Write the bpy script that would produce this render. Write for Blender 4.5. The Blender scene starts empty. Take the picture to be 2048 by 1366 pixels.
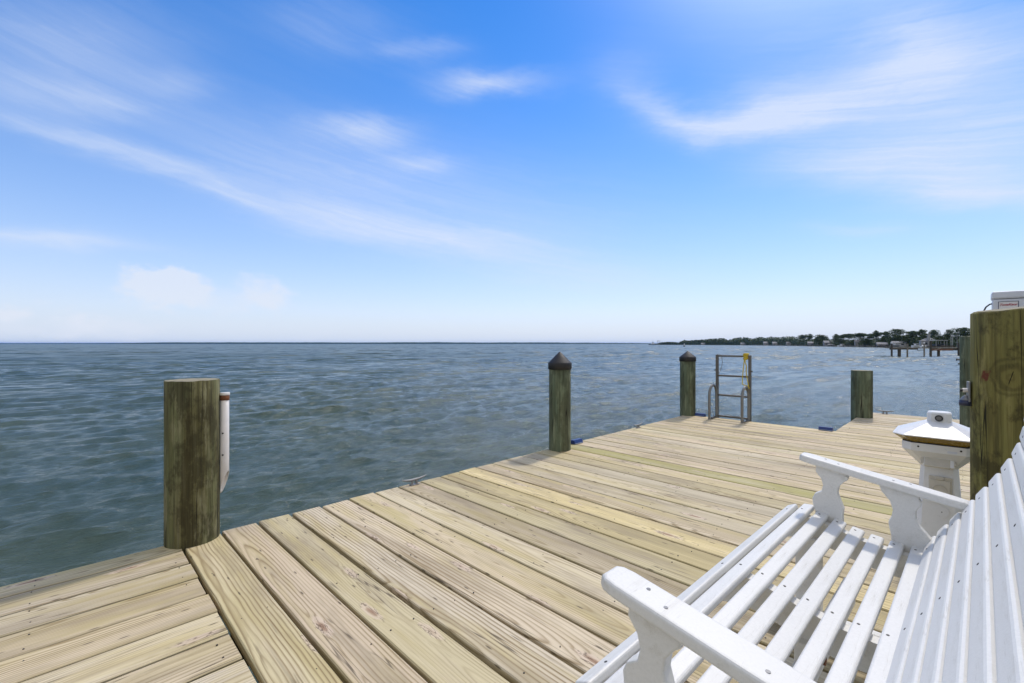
import bpy, bmesh, math, random
import numpy as np
from mathutils import Vector, Matrix, noise as mnoise

R = math.radians
sc = bpy.context.scene
COL = sc.collection
F, CX, CY, H = 905.0, 1024.0, 687.5, 1.1          # lens (px of the 2048 frame), principal point, eye height over the deck
WATER = -1.2
DIR = Vector((0.7110, 0.7032, 0.0))               # along the dock edge
NRM = Vector((0.7032, -0.7110, 0.0))              # across the dock
DOCK_ROT = math.atan2(NRM.y, NRM.x)

def dk(n, t, z=0.0):
    return Vector((NRM.x * n + DIR.x * t, NRM.y * n + DIR.y * t, z))

def far(px, depth, py=None, z=None):
    if z is None:
        z = H - (py - CY) / F * depth
    return Vector(((px - CX) / F * depth, depth, z))

# ------------------------------------------------------------------ nodes
class NT:
    def __init__(s, tree):
        s.t = tree; s.n = tree.nodes; s.l = tree.links
    def new(s, kind, **kw):
        nd = s.n.new(kind)
        for k, v in kw.items():
            setattr(nd, k, v)
        return nd
    def put(s, sock, v):
        if v is None:
            return
        if isinstance(v, bpy.types.NodeSocket):
            s.l.new(v, sock)
        else:
            if sock.type == 'RGBA' and len(v) == 3:
                v = (*v, 1.0)
            sock.default_value = v
    def m(s, op, a, b=None, c=None, clamp=False):
        nd = s.new('ShaderNodeMath', operation=op, use_clamp=clamp)
        s.put(nd.inputs[0], a); s.put(nd.inputs[1], b); s.put(nd.inputs[2], c)
        return nd.outputs[0]
    def v(s, op, a, b=None, sc_=None):
        nd = s.new('ShaderNodeVectorMath', operation=op)
        s.put(nd.inputs[0], a); s.put(nd.inputs[1], b)
        if sc_ is not None:
            s.put(nd.inputs['Scale'], sc_)
        return nd.outputs['Value'] if op in ('DOT_PRODUCT', 'LENGTH', 'DISTANCE') else nd.outputs[0]
    def xyz(s, x=0.0, y=0.0, z=0.0):
        nd = s.new('ShaderNodeCombineXYZ')
        s.put(nd.inputs[0], x); s.put(nd.inputs[1], y); s.put(nd.inputs[2], z)
        return nd.outputs[0]
    def sep(s, v):
        nd = s.new('ShaderNodeSeparateXYZ'); s.put(nd.inputs[0], v)
        return nd.outputs
    def noise(s, vec, scale=1.0, detail=3.0, rough=0.5, dist=0.0, dim='3D'):
        nd = s.new('ShaderNodeTexNoise', noise_dimensions=dim)
        s.put(nd.inputs['Vector'], vec)
        nd.inputs['Scale'].default_value = scale; nd.inputs['Detail'].default_value = detail
        nd.inputs['Roughness'].default_value = rough; nd.inputs['Distortion'].default_value = dist
        return nd.outputs[0]
    def vor(s, vec, scale=1.0, dim='2D'):
        nd = s.new('ShaderNodeTexVoronoi', voronoi_dimensions=dim)
        s.put(nd.inputs['Vector'], vec); nd.inputs['Scale'].default_value = scale
        return nd.outputs
    def ramp(s, fac, stops, interp='LINEAR'):
        nd = s.new('ShaderNodeValToRGB'); s.put(nd.inputs[0], fac)
        cr = nd.color_ramp; cr.interpolation = interp
        while len(cr.elements) < len(stops):
            cr.elements.new(0.5)
        for e, (p, c) in zip(cr.elements, stops):
            e.position = p
            e.color = (c, c, c, 1) if isinstance(c, (int, float)) else (*c, 1)
        return nd.outputs[0]
    def mix(s, fac, a, b, blend='MIX'):
        nd = s.new('ShaderNodeMix', data_type='RGBA', blend_type=blend)
        s.put(nd.inputs[0], fac); s.put(nd.inputs[6], a); s.put(nd.inputs[7], b)
        return nd.outputs[2]
    def rng(s, v, a, b, c=0.0, d=1.0, smooth=False):
        nd = s.new('ShaderNodeMapRange', interpolation_type='SMOOTHSTEP' if smooth else 'LINEAR')
        s.put(nd.inputs[0], v)
        for i, x in enumerate((a, b, c, d)):
            nd.inputs[i + 1].default_value = x
        return nd.outputs[0]
    def bump(s, h, strength=0.3, dist=0.01, normal=None):
        nd = s.new('ShaderNodeBump'); s.put(nd.inputs['Height'], h)
        nd.inputs['Strength'].default_value = strength; nd.inputs['Distance'].default_value = dist
        s.put(nd.inputs['Normal'], normal)
        return nd.outputs[0]

def mat(name, color=(0.5, 0.5, 0.5), rough=0.6, metal=0.0, spec=0.5):
    m = bpy.data.materials.new(name); m.use_nodes = True
    nt = NT(m.node_tree)
    b = m.node_tree.nodes['Principled BSDF']
    b.inputs['Base Color'].default_value = (*color, 1)
    b.inputs['Roughness'].default_value = rough
    b.inputs['Metallic'].default_value = metal
    b.inputs['Specular IOR Level'].default_value = spec
    return m, nt, b

def obj_co(nt):
    return nt.new('ShaderNodeTexCoord').outputs['Object']

def speckled(name, color, rough=0.5, metal=0.0, var=0.12, scale=30.0, dirt=None, bumpy=0.1, dscale=4.0):
    """plain surface with fine mottling, grime and a little bump"""
    m, nt, b = mat(name, color, rough, metal)
    co = obj_co(nt)
    f = nt.noise(co, scale, 5, 0.6)
    lo = tuple(c * (1 - var) for c in color); hi = tuple(min(1, c * (1 + var)) for c in color)
    c = nt.ramp(f, [(0.3, lo), (0.7, hi)])
    if dirt:
        g = nt.noise(co, dscale, 6, 0.65)
        c = nt.mix(nt.rng(g, 0.52, 0.75, 0, 0.55), c, dirt)
    nt.put(b.inputs['Base Color'], c)
    nt.put(b.inputs['Roughness'], nt.rng(f, 0.3, 0.7, max(0.05, rough - 0.1), min(1, rough + 0.1)))
    nt.put(b.inputs['Normal'], nt.bump(f, bumpy, 0.002))
    return m

# ------------------------------------------------------------------ geometry
class G:
    """collects faces, then becomes one mesh object"""
    def __init__(s):
        s.v = []; s.f = []; s.uv = []; s.col = []; s.smooth = []
    def add(s, vs, fs, smooth=False):
        o = len(s.v)
        s.v += [tuple(p) for p in vs]
        s.f += [tuple(i + o for i in f) for f in fs]
        s.smooth += [smooth] * len(fs)
    def box(s, c, size, rot=None, bevel=0.0, seg=2):
        bm = bmesh.new()
        bmesh.ops.create_cube(bm, size=1.0)
        bmesh.ops.scale(bm, vec=Vector(size), verts=bm.verts)
        if bevel:
            bmesh.ops.bevel(bm, geom=list(bm.edges), offset=bevel, segments=seg, affect='EDGES', profile=0.5)
        s.bm(bm, c, rot)
    def bm(s, bm, c=(0, 0, 0), rot=None, smooth=False):
        bm.verts.index_update()
        M = Matrix.Translation(Vector(c)) @ (rot.to_4x4() if rot is not None else Matrix.Identity(4))
        s.add([M @ v.co for v in bm.verts], [[v.index for v in f.verts] for f in bm.faces], smooth)
        bm.free()
    def tube(s, pts, rad, seg=12, caps=True, smooth=True):
        pts = [Vector(p) for p in pts]
        rads = rad if isinstance(rad, (list, tuple)) else [rad] * len(pts)
        rings = []; up = None
        for i, p in enumerate(pts):
            d = (pts[min(i + 1, len(pts) - 1)] - pts[max(i - 1, 0)]).normalized()
            if up is None:
                up = Vector((0, 0, 1)) if abs(d.z) < 0.9 else Vector((1, 0, 0))
            a = d.cross(up)
            if a.length < 1e-4:
                a = d.orthogonal()
            a.normalize(); b = a.cross(d).normalized(); up = b
            rings.append([p + (a * math.cos(2 * math.pi * k / seg) + b * math.sin(2 * math.pi * k / seg)) * rads[i] for k in range(seg)])
        vs = [v for r in rings for v in r]; fs = []
        for i in range(len(pts) - 1):
            for k in range(seg):
                k2 = (k + 1) % seg
                fs.append((i * seg + k, i * seg + k2, (i + 1) * seg + k2, (i + 1) * seg + k))
        s.add(vs, fs, smooth)
        if caps:
            s.add(rings[0], [tuple(range(seg))]); s.add(rings[-1], [tuple(reversed(range(seg)))])
    def lathe(s, prof, c=(0, 0, 0), seg=32, smooth=True, start=0.0):
        c = Vector(c); vs = []; fs = []
        for r, z in prof:
            vs += [c + Vector((r * math.cos(start + 2 * math.pi * k / seg), r * math.sin(start + 2 * math.pi * k / seg), z)) for k in range(seg)]
        for i in range(len(prof) - 1):
            for k in range(seg):
                k2 = (k + 1) % seg
                fs.append((i * seg + k, i * seg + k2, (i + 1) * seg + k2, (i + 1) * seg + k))
        s.add(vs, fs, smooth)
        if prof[0][0] > 1e-4:
            s.add(vs[:seg], [tuple(reversed(range(seg)))])
        if prof[-1][0] > 1e-4:
            s.add(vs[-seg:], [tuple(range(seg))])
    def prism(s, poly, h, M=None, bevel=0.0, seg=2):
        """poly in xy, extruded 0..h along z, then moved by M"""
        bm = bmesh.new()
        lo = [bm.verts.new((x, y, 0)) for x, y in poly]
        f = bm.faces.new(lo)
        ex = bmesh.ops.extrude_face_region(bm, geom=[f])
        for e in ex['geom']:
            if isinstance(e, bmesh.types.BMVert):
                e.co.z += h
        bmesh.ops.recalc_face_normals(bm, faces=bm.faces)
        if bevel:
            es = [e for e in bm.edges if abs(e.verts[0].co.z - e.verts[1].co.z) < 1e-6]
            bmesh.ops.bevel(bm, geom=es, offset=bevel, segments=seg, affect='EDGES', profile=0.5)
        bm.verts.index_update()
        M = M or Matrix.Identity(4)
        s.add([M @ v.co for v in bm.verts], [[v.index for v in f.verts] for f in bm.faces])
        bm.free()
    def build(s, name, m, parent=None, loc=None, rot=0.0, fix=True, uv=None, col=None):
        me = bpy.data.meshes.new(name)
        me.from_pydata(s.v, [], s.f)
        me.polygons.foreach_set('use_smooth', s.smooth)
        if fix:
            bm = bmesh.new(); bm.from_mesh(me)
            bmesh.ops.recalc_face_normals(bm, faces=bm.faces)
            bm.to_mesh(me); bm.free()
        for x in (m if isinstance(m, (list, tuple)) else [m]):
            me.materials.append(x)
        o = bpy.data.objects.new(name, me); COL.objects.link(o)
        if parent is not None:
            o.parent = parent
        if loc is not None:
            o.location = loc
        o.rotation_euler.z = rot
        return o

def tag(o, label=None, cat=None, group=None, kind=None):
    for k, v in (('label', label), ('category', cat), ('group', group), ('kind', kind)):
        if v:
            o[k] = v
    return o

def thing(name, label, cat, loc=(0, 0, 0), rot=0.0, group=None):
    o = bpy.data.objects.new(name, None); COL.objects.link(o)
    o.empty_display_size = 0.1
    o.location = loc; o.rotation_euler.z = rot
    return tag(o, label, cat, group)

# ------------------------------------------------------------------ materials
def wood_material():
    m, nt, b = mat('deck_pine', rough=0.75, spec=0.3)
    uvn = nt.new('ShaderNodeUVMap', uv_map='uv').outputs[0]
    u, v, _ = nt.sep(uvn)
    at = nt.new('ShaderNodeAttribute', attribute_name='plank')
    sep = nt.new('ShaderNodeSeparateColor'); nt.put(sep.inputs[0], at.outputs['Color'])
    r1, r2, r3 = sep.outputs
    green = at.outputs['Alpha']
    # knots
    kv = nt.vor(nt.xyz(nt.m('MULTIPLY', u, 1.55), nt.m('MULTIPLY', v, 6.5), 0), 1.0)
    gate = nt.m('MULTIPLY', nt.m('GREATER_THAN', nt.sep(kv['Color'])[0], 0.50), nt.rng(nt.sep(kv['Color'])[1], 0.0, 1.0, 0.62, 1.04))
    kd = nt.m('DIVIDE', nt.m('ADD', kv['Distance'], nt.m('MULTIPLY', nt.m('SUBTRACT', nt.noise(nt.xyz(nt.m('MULTIPLY', u, 22.0), nt.m('MULTIPLY', v, 40.0), 0), 1.0, 3.0), 0.5), 0.10)), 0.15)
    k = nt.m('MULTIPLY', nt.m('POWER', 2.718, nt.m('MULTIPLY', nt.m('MULTIPLY', kd, kd), -1.0)), gate)
    # tree section seen by the board: rings about a pith lying under (or in) the board
    big = nt.noise(nt.xyz(nt.m('MULTIPLY', u, 0.55), nt.m('MULTIPLY', r2, 37.0), 0), 1.0, 1.5, 0.4, dim='2D')
    wav = nt.noise(nt.xyz(nt.m('MULTIPLY', u, 2.2), nt.m('MULTIPLY', v, 4.0), r3), 1.0, 2.0, 0.5)
    zz = nt.m('MULTIPLY_ADD', nt.m('SUBTRACT', big, 0.42), 0.26, nt.m('MULTIPLY', k, 0.035))
    vv = nt.m('ADD', nt.m('MULTIPLY_ADD', nt.m('SUBTRACT', r2, 0.5), 0.17, v), nt.m('MULTIPLY', nt.m('SUBTRACT', wav, 0.5), 0.022))
    rad = nt.m('SQRT', nt.m('ADD', nt.m('MULTIPLY', zz, zz), nt.m('MULTIPLY', vv, vv)))
    freq = nt.m('MULTIPLY_ADD', r3, 55.0, 52.0)
    ring = nt.m('FRACT', nt.m('ADD', nt.m('MULTIPLY', rad, freq), nt.m('MULTIPLY', nt.noise(nt.xyz(nt.m('MULTIPLY', u, 3.0), nt.m('MULTIPLY', v, 30.0), r2), 1.0, 3.0), 0.55)))
    late = nt.ramp(ring, [(0.0, 0.55), (0.10, 0.12), (0.35, 0.0), (0.62, 0.15), (0.86, 0.85), (0.95, 1.0), (1.0, 0.55)])
    fib = nt.noise(nt.xyz(nt.m('MULTIPLY', u, 5.0), nt.m('MULTIPLY', v, 330.0), r1), 1.0, 3.0, 0.6)
    early = nt.ramp(r1, [(0.0, (0.72, 0.595, 0.395)), (0.2, (0.70, 0.565, 0.39)), (0.4, (0.69, 0.585, 0.335)),
                         (0.55, (0.72, 0.62, 0.455)), (0.7, (0.66, 0.53, 0.35)), (0.85, (0.69, 0.61, 0.42)), (1.0, (0.71, 0.58, 0.295))])
    blot = nt.noise(nt.xyz(nt.m('MULTIPLY', u, 1.6), nt.m('MULTIPLY', v, 13.0), nt.m('MULTIPLY', r1, 9.0)), 1.0, 4.0, 0.6)
    early = nt.mix(nt.rng(blot, 0.5, 0.72, 0, 0.6), early, (0.64, 0.525, 0.375))
    blot2 = nt.noise(nt.xyz(nt.m('MULTIPLY', u, 1.1), nt.m('MULTIPLY', v, 9.0), nt.m('MULTIPLY', r2, 21.0)), 1.0, 4.0, 0.6)
    early = nt.mix(nt.rng(blot2, 0.46, 0.66, 0, 0.88), early, (0.58, 0.475, 0.235))
    blot3 = nt.noise(nt.xyz(nt.m('MULTIPLY', u, 0.9), nt.m('MULTIPLY', v, 7.0), nt.m('MULTIPLY', r3, 31.0)), 1.0, 5.0, 0.65)
    early = nt.mix(nt.rng(blot3, 0.48, 0.68, 0, 0.88), early, (0.37, 0.30, 0.205))
    early = nt.mix(nt.m('MULTIPLY', green, nt.rng(blot, 0.34, 0.62, 0.35, 1.0)), early, (0.47, 0.43, 0.14))
    lstr = nt.m('MULTIPLY_ADD', nt.rng(nt.noise(nt.xyz(nt.m('MULTIPLY', u, 0.9), nt.m('MULTIPLY', v, 14.0), nt.m('MULTIPLY', r3, 50.0)), 1.0, 3.0), 0.3, 0.72), 0.85, nt.m('MULTIPLY_ADD', r2, 0.45, -0.12))
    c = nt.mix(nt.m('MULTIPLY', late, lstr, clamp=True), early, nt.mix(r3, (0.23, 0.15, 0.062), (0.29, 0.205, 0.085)))
    c = nt.mix(nt.rng(fib, 0.35, 0.75, 0.0, 0.26), c, (0.26, 0.21, 0.13))
    pb = nt.rng(nt.m('FRACT', nt.m('MULTIPLY', nt.m('ADD', r1, r3), 7.31)), 0, 1, 0.78, 1.10)
    c = nt.mix(1.0, c, nt.xyz(pb, pb, pb), 'MULTIPLY')
    # dark sap and weather streaks lying along the grain
    sk = nt.noise(nt.xyz(nt.m('MULTIPLY', u, 2.4), nt.m('MULTIPLY', v, 55.0), nt.m('MULTIPLY', r3, 17.0)), 1.0, 4, 0.65)
    c = nt.mix(nt.rng(sk, 0.62, 0.76, 0, 0.6), c, (0.17, 0.125, 0.07))
    spl = nt.noise(nt.xyz(nt.m('MULTIPLY', u, 0.7), nt.m('MULTIPLY', v, 24.0), nt.m('MULTIPLY', r1, 61.0)), 1.0, 2, 0.4)
    spl = nt.m('MULTIPLY', nt.rng(nt.m('ABSOLUTE', nt.m('SUBTRACT', spl, 0.5)), 0.004, 0.012, 1, 0), nt.rng(wav, 0.55, 0.62, 0, 0.8))
    c = nt.mix(spl, c, (0.10, 0.075, 0.045))
    # knot heart and dark resin streaks / pits
    c = nt.mix(nt.rng(k, 0.30, 0.55, 0, 0.55, True), c, (0.66, 0.52, 0.40))
    c = nt.mix(nt.rng(k, 0.66, 0.93, 0, 0.8, True), c, (0.26, 0.14, 0.075))
    c = nt.mix(nt.rng(k, 0.94, 0.975, 0, 0.8), c, (0.06, 0.04, 0.025))
    eye = nt.m('MULTIPLY', nt.rng(k, 0.25, 0.45, 0, 1), nt.rng(nt.m('ABSOLUTE', nt.m('SUBTRACT', nt.noise(nt.xyz(nt.m('MULTIPLY', u, 9.0), nt.m('MULTIPLY', v, 45.0), r2), 1.0, 3.0), 0.5)), 0.008, 0.025, 0.7, 0.0))
    c = nt.mix(eye, c, (0.10, 0.065, 0.04))
    pv = nt.vor(nt.xyz(nt.m('MULTIPLY', u, 5.0), nt.m('MULTIPLY', v, 23.0), 0), 1.0)
    pg = nt.m('GREATER_THAN', nt.sep(pv['Color'])[1], 0.80)
    c = nt.mix(nt.m('MULTIPLY', pg, nt.rng(pv['Distance'], 0.05, 0.11, 0.8, 0.0)), c, (0.09, 0.065, 0.04))
    # worn dark arris along the gaps
    edge = nt.rng(nt.m('ABSOLUTE', v), 0.082, 0.096, 0, 0.45)
    c = nt.mix(nt.m('MULTIPLY', edge, nt.rng(blot2, 0.35, 0.6, 0.2, 1.0)), c, (0.22, 0.19, 0.10))
    nt.put(b.inputs['Base Color'], c)
    nt.put(b.inputs['Roughness'], nt.rng(fib, 0.3, 0.7, 0.66, 0.85))
    hgt = nt.m('MULTIPLY_ADD', late, -0.5, nt.m('MULTIPLY', fib, 0.8))
    nt.put(b.inputs['Normal'], nt.bump(hgt, 0.22, 0.003))
    return m

def piling_material(name, dark, mid, pale, accent, mark=None, knot=None, patch=0.5):
    m, nt, b = mat(name, rough=0.85, spec=0.25)
    co = obj_co(nt)
    x, y, z = nt.sep(co)
    st = lambda sx, sz, off=0.0: nt.xyz(nt.m('MULTIPLY_ADD', x, sx, off), nt.m('MULTIPLY', y, sx), nt.m('MULTIPLY', z, sz))
    if knot:
        kx, ky, kz, kr = knot
        dv = nt.v('SUBTRACT', co, (kx, ky, kz))
        dx, dy, dz = nt.sep(dv)
        dl = nt.m('SQRT', nt.m('ADD', nt.m('MULTIPLY', nt.m('ADD', nt.m('MULTIPLY', dx, dx), nt.m('MULTIPLY', dy, dy)), 1.7), nt.m('MULTIPLY', dz, dz)))
        dl = nt.m('ADD', dl, nt.m('MULTIPLY', nt.m('SUBTRACT', nt.noise(co, 16, 4, 0.6), 0.5), 0.050))
    g1 = nt.noise(st(28, 1.6), 1.0, 5, 0.62)
    g2 = nt.noise(st(9, 0.9, 3.0), 1.0, 5, 0.6)
    g3 = nt.noise(st(7, 4.2, 8.0), 1.0, 6, 0.68)
    c = nt.ramp(g1, [(0.28, dark), (0.5, mid), (0.72, pale)])
    c = nt.mix(nt.rng(g2, 0.45, 0.68, 0, 0.8), c, accent)
    c = nt.mix(nt.rng(g3, 0.485, 0.565, 0, patch), c, tuple(k * 0.75 for k in dark))
    fine = nt.noise(st(110, 3.2), 1.0, 4, 0.6)
    c = nt.mix(nt.rng(fine, 0.42, 0.7, 0, 0.55), c, tuple(k * 0.6 for k in dark))
    pl_ = nt.noise(nt.xyz(nt.m('MULTIPLY', x, 13.0), nt.m('MULTIPLY_ADD', y, 13.0, 4.0), nt.m('MULTIPLY', z, 2.6)), 1.0, 6, 0.7)
    c = nt.mix(nt.rng(pl_, 0.56, 0.64, 0, 0.5), c, tuple(k * 1.2 for k in pale))
    hgt = nt.m('MULTIPLY_ADD', fine, 0.5, g1)
    # long drying checks
    ck = nt.noise(st(21, 0.40, 5.0), 1.0, 2, 0.4)
    cr = nt.rng(nt.m('ABSOLUTE', nt.m('SUBTRACT', ck, 0.5)), 0.004, 0.011, 1.0, 0.0)
    cr = nt.m('MULTIPLY', cr, nt.rng(nt.noise(st(6, 1.1, 1.0), 1.0, 2), 0.38, 0.46, 0, 1))
    c = nt.mix(nt.m('MULTIPLY', cr, 0.9), c, (0.010, 0.009, 0.005))
    hgt = nt.m('SUBTRACT', hgt, nt.m('MULTIPLY', cr, 1.4))
    if knot:
        rg = nt.m('MULTIPLY', nt.rng(nt.m('SINE', nt.m('MULTIPLY', dl, 190.0)), 0.0, 1.0, 0, 1), nt.rng(dl, kr * 0.55, kr * 2.3, 0.75, 0.0, True))
        c = nt.mix(nt.rng(dl, kr * 0.5, kr * 0.95, 0.65, 0.0, True), c, mid)
        c = nt.mix(nt.m('MULTIPLY', rg, 0.45), c, tuple(k * 0.7 for k in dark))
        rim = nt.rng(nt.m('ABSOLUTE', nt.m('SUBTRACT', dl, kr)), 0.0, 0.016, 0.42, 0.0, True)
        c = nt.mix(rim, c, tuple(k * 0.45 for k in dark))
        rim2 = nt.rng(nt.m('ABSOLUTE', nt.m('SUBTRACT', dl, kr * 1.55)), 0.001, 0.010, 0.35, 0.0, True)
        c = nt.mix(rim2, c, tuple(k * 0.5 for k in dark))
        kck = nt.m('MULTIPLY', nt.rng(nt.m('ABSOLUTE', nt.m('ADD', nt.m('SUBTRACT', nt.m('MULTIPLY', dy, 0.74), nt.m('MULTIPLY', dx, 0.66)), nt.m('MULTIPLY', dz, 0.25))), 0.0008, 0.002, 1, 0), nt.rng(dl, kr * 0.4, kr * 0.6, 1, 0))
        c = nt.mix(kck, c, (0.01, 0.01, 0.006))
    if mark:
        mx, my, mz, ms = mark
        dv = nt.v('SUBTRACT', co, (mx, my, mz))
        _, _, dz2 = nt.sep(dv)
        ax = nt.sep(dv)[1]
        inside = nt.m('MULTIPLY', nt.rng(nt.m('ABSOLUTE', nt.m('ADD', ax, nt.m('MULTIPLY', dz2, 0.25))), ms * 0.36, ms * 0.5, 1, 0), nt.rng(nt.m('ABSOLUTE', dz2), ms * 0.55, ms * 0.75, 1, 0))
        inside = nt.m('MULTIPLY', inside, nt.m('LESS_THAN', x, 0.0))
        ring_ = nt.rng(nt.noise(co, 60, 3), 0.38, 0.55, 0.25, 0.95)
        c = nt.mix(nt.m('MULTIPLY', inside, ring_), c, (0.13, 0.035, 0.02))
    nt.put(b.inputs['Base Color'], c)
    nt.put(b.inputs['Normal'], nt.bump(hgt, 0.6, 0.012))
    return m

M = {}
M['deck'] = wood_material()
M['joist'] = speckled('joist_timber', (0.20, 0.17, 0.09), 0.85, var=0.35, scale=12, bumpy=0.3)
M['pile_old'] = piling_material('weathered_piling', (0.044, 0.036, 0.016), (0.132, 0.120, 0.048), (0.235, 0.218, 0.125), (0.150, 0.172, 0.080), patch=0.62)
M['pile_green'] = piling_material('green_piling', (0.070, 0.072, 0.040), (0.132, 0.150, 0.088), (0.225, 0.240, 0.150), (0.135, 0.180, 0.118))
M['pile_olive'] = piling_material('olive_piling', (0.076, 0.062, 0.022), (0.200, 0.168, 0.048), (0.290, 0.248, 0.092), (0.215, 0.200, 0.058),
                                  mark=(-0.128, -0.008, 0.962, 0.034), knot=(-0.098, -0.084, 0.962, 0.052), patch=0.8)
M['endgrain'] = speckled('piling_end_grain', (0.26, 0.23, 0.15), 0.9, var=0.3, scale=40, bumpy=0.5)
M['cap'] = speckled('black_cap_plastic', (0.014, 0.013, 0.014), 0.6, var=0.25, scale=50, dirt=(0.03, 0.03, 0.03))
M['white'] = speckled('white_poly_lumber', (0.735, 0.72, 0.685), 0.42, var=0.03, scale=140, dirt=(0.64, 0.625, 0.59), bumpy=0.12, dscale=3)
def worn_white():
    m, nt, b = mat('white_poly_lumber', rough=0.45)
    co = obj_co(nt)
    f = nt.noise(co, 150, 4, 0.6)
    c = nt.ramp(f, [(0.3, (0.665, 0.655, 0.62)), (0.7, (0.725, 0.713, 0.68))])
    x, y, z = nt.sep(co)
    g1 = nt.noise(nt.xyz(nt.m('MULTIPLY', x, 30.0), nt.m('MULTIPLY', y, 5.0), nt.m('MULTIPLY', z, 30.0)), 1.0, 6, 0.7)
    c = nt.mix(nt.rng(g1, 0.56, 0.78, 0, 0.55), c, (0.50, 0.47, 0.40))
    g2 = nt.noise(co, 70, 6, 0.75)
    c = nt.mix(nt.rng(g2, 0.66, 0.74, 0, 0.5), c, (0.33, 0.31, 0.27))
    sc2 = nt.noise(nt.xyz(nt.m('MULTIPLY', x, 90.0), nt.m('MULTIPLY', y, 3.0), nt.m('MULTIPLY', z, 90.0)), 1.0, 2, 0.5)
    scr = nt.m('MULTIPLY', nt.rng(nt.m('ABSOLUTE', nt.m('SUBTRACT', sc2, 0.5)), 0.003, 0.010, 1, 0), nt.rng(g1, 0.5, 0.58, 0, 0.35))
    c = nt.mix(scr, c, (0.45, 0.43, 0.38))
    nt.put(b.inputs['Base Color'], c)
    nt.put(b.inputs['Roughness'], nt.rng(f, 0.3, 0.7, 0.38, 0.55))
    nt.put(b.inputs['Normal'], nt.bump(nt.m('ADD', f, nt.m('MULTIPLY', g1, 0.8)), 0.12, 0.003))
    return m
M['white'] = worn_white()
M['screw'] = speckled('screw_steel', (0.055, 0.05, 0.042), 0.5, 0.5, var=0.2)
M['pvc'] = speckled('white_pvc', (0.66, 0.62, 0.58), 0.4, var=0.04, scale=20, dirt=(0.5, 0.42, 0.34))
M['rust'] = speckled('rusty_band', (0.16, 0.06, 0.025), 0.85, var=0.4, scale=60, bumpy=0.4)
M['galv'] = speckled('galvanised_steel', (0.24, 0.24, 0.24), 0.55, 0.6, var=0.2, scale=60, dirt=(0.25, 0.24, 0.22))
M['alu'] = speckled('dull_aluminium', (0.20, 0.195, 0.18), 0.5, 0.5, var=0.12, scale=40, dirt=(0.13, 0.12, 0.10))
M['alu_dark'] = speckled('dark_aluminium', (0.135, 0.125, 0.11), 0.55, 0.45, var=0.15, scale=40, dirt=(0.09, 0.08, 0.06))
M['yellow'] = speckled('yellow_rope', (0.56, 0.42, 0.035), 0.8, var=0.25, scale=200, bumpy=0.6)
M['cord'] = speckled('grey_cord', (0.16, 0.15, 0.13), 0.8, var=0.2)
M['blue'] = speckled('blue_plastic', (0.008, 0.03, 0.15), 0.35, var=0.15, scale=40)
M['pale_blue'] = speckled('pale_strip', (0.45, 0.52, 0.62), 0.4, var=0.1)
M['navy'] = speckled('navy_plastic', (0.025, 0.03, 0.07), 0.5, var=0.2)
M['black'] = speckled('black_rubber', (0.015, 0.015, 0.016), 0.5, var=0.2)
M['ped'] = speckled('white_fibreglass', (0.74, 0.735, 0.725), 0.35, var=0.02, scale=60, dirt=(0.66, 0.65, 0.62), bumpy=0.03, dscale=6)
M['amber'] = speckled('amber_lens', (0.24, 0.155, 0.012), 0.25, var=0.2, scale=30)
M['beige'] = speckled('beige_plastic', (0.55, 0.51, 0.43), 0.45, var=0.06, scale=30, dirt=(0.40, 0.35, 0.27))
M['box'] = speckled('pale_grey_enclosure', (0.62, 0.64, 0.70), 0.4, var=0.03, scale=30)
M['sticker'] = speckled('white_sticker', (0.72, 0.70, 0.70), 0.4, var=0.03)
M['sticker_blue'] = speckled('navy_sticker_ink', (0.03, 0.03, 0.09), 0.4, var=0.05)
M['sticker_red'] = speckled('red_sticker_ink', (0.36, 0.02, 0.05), 0.4, var=0.05)
M['glass'] = speckled('dark_photocell', (0.16, 0.15, 0.14), 0.15, var=0.1)

# ------------------------------------------------------------------ camera, light, world
cam = bpy.data.cameras.new('camera'); co = bpy.data.objects.new('camera', cam); COL.objects.link(co)
cam.sensor_width = 36.0; cam.lens = 36.0 * F / 2048.0
cam.shift_y = (CY - 683.0) / 2048.0
cam.clip_start = 0.05; cam.clip_end = 40000
co.location = (0, 0, H); co.rotation_euler = (R(90), 0, 0)
sc.camera = co

SUN_AZ, SUN_EL = R(38.5), R(53.0)
sd = Vector((math.sin(SUN_AZ) * math.cos(SUN_EL), math.cos(SUN_AZ) * math.cos(SUN_EL), math.sin(SUN_EL)))
sun = bpy.data.lights.new('sun', 'SUN'); so = bpy.data.objects.new('sun', sun); COL.objects.link(so)
sun.energy = 2.15; sun.angle = R(3.0); sun.color = (1.0, 0.93, 0.82)
so.rotation_euler = (-sd).to_track_quat('-Z', 'Y').to_euler()
so.location = (0, 0, 30)

world = bpy.data.worlds.new('World'); sc.world = world; world.use_nodes = True
nt = NT(world.node_tree)
bg = world.node_tree.nodes['Background']
sky = nt.new('ShaderNodeTexSky', sky_type='NISHITA', sun_disc=False)
sky.sun_elevation = SUN_EL; sky.sun_rotation = SUN_AZ
sky.air_density = 1.0; sky.dust_density = 0.15; sky.ozone_density = 2.0; sky.altitude = 0
gen = nt.new('ShaderNodeTexCoord').outputs['Generated']
d3 = nt.v('NORMALIZE', gen)
dx, dy, dz = nt.sep(d3)
az = nt.m('ARCTAN2', dx, dy); el = nt.m('ARCSINE', dz)
hs = nt.new('ShaderNodeHueSaturation'); nt.put(hs.inputs['Color'], sky.outputs[0])
hs.inputs['Saturation'].default_value = 1.5; hs.inputs['Value'].default_value = 1.42
skyc = nt.mix(1.0, hs.outputs[0], (1.05, 0.91, 1.08), 'MULTIPLY')
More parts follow.
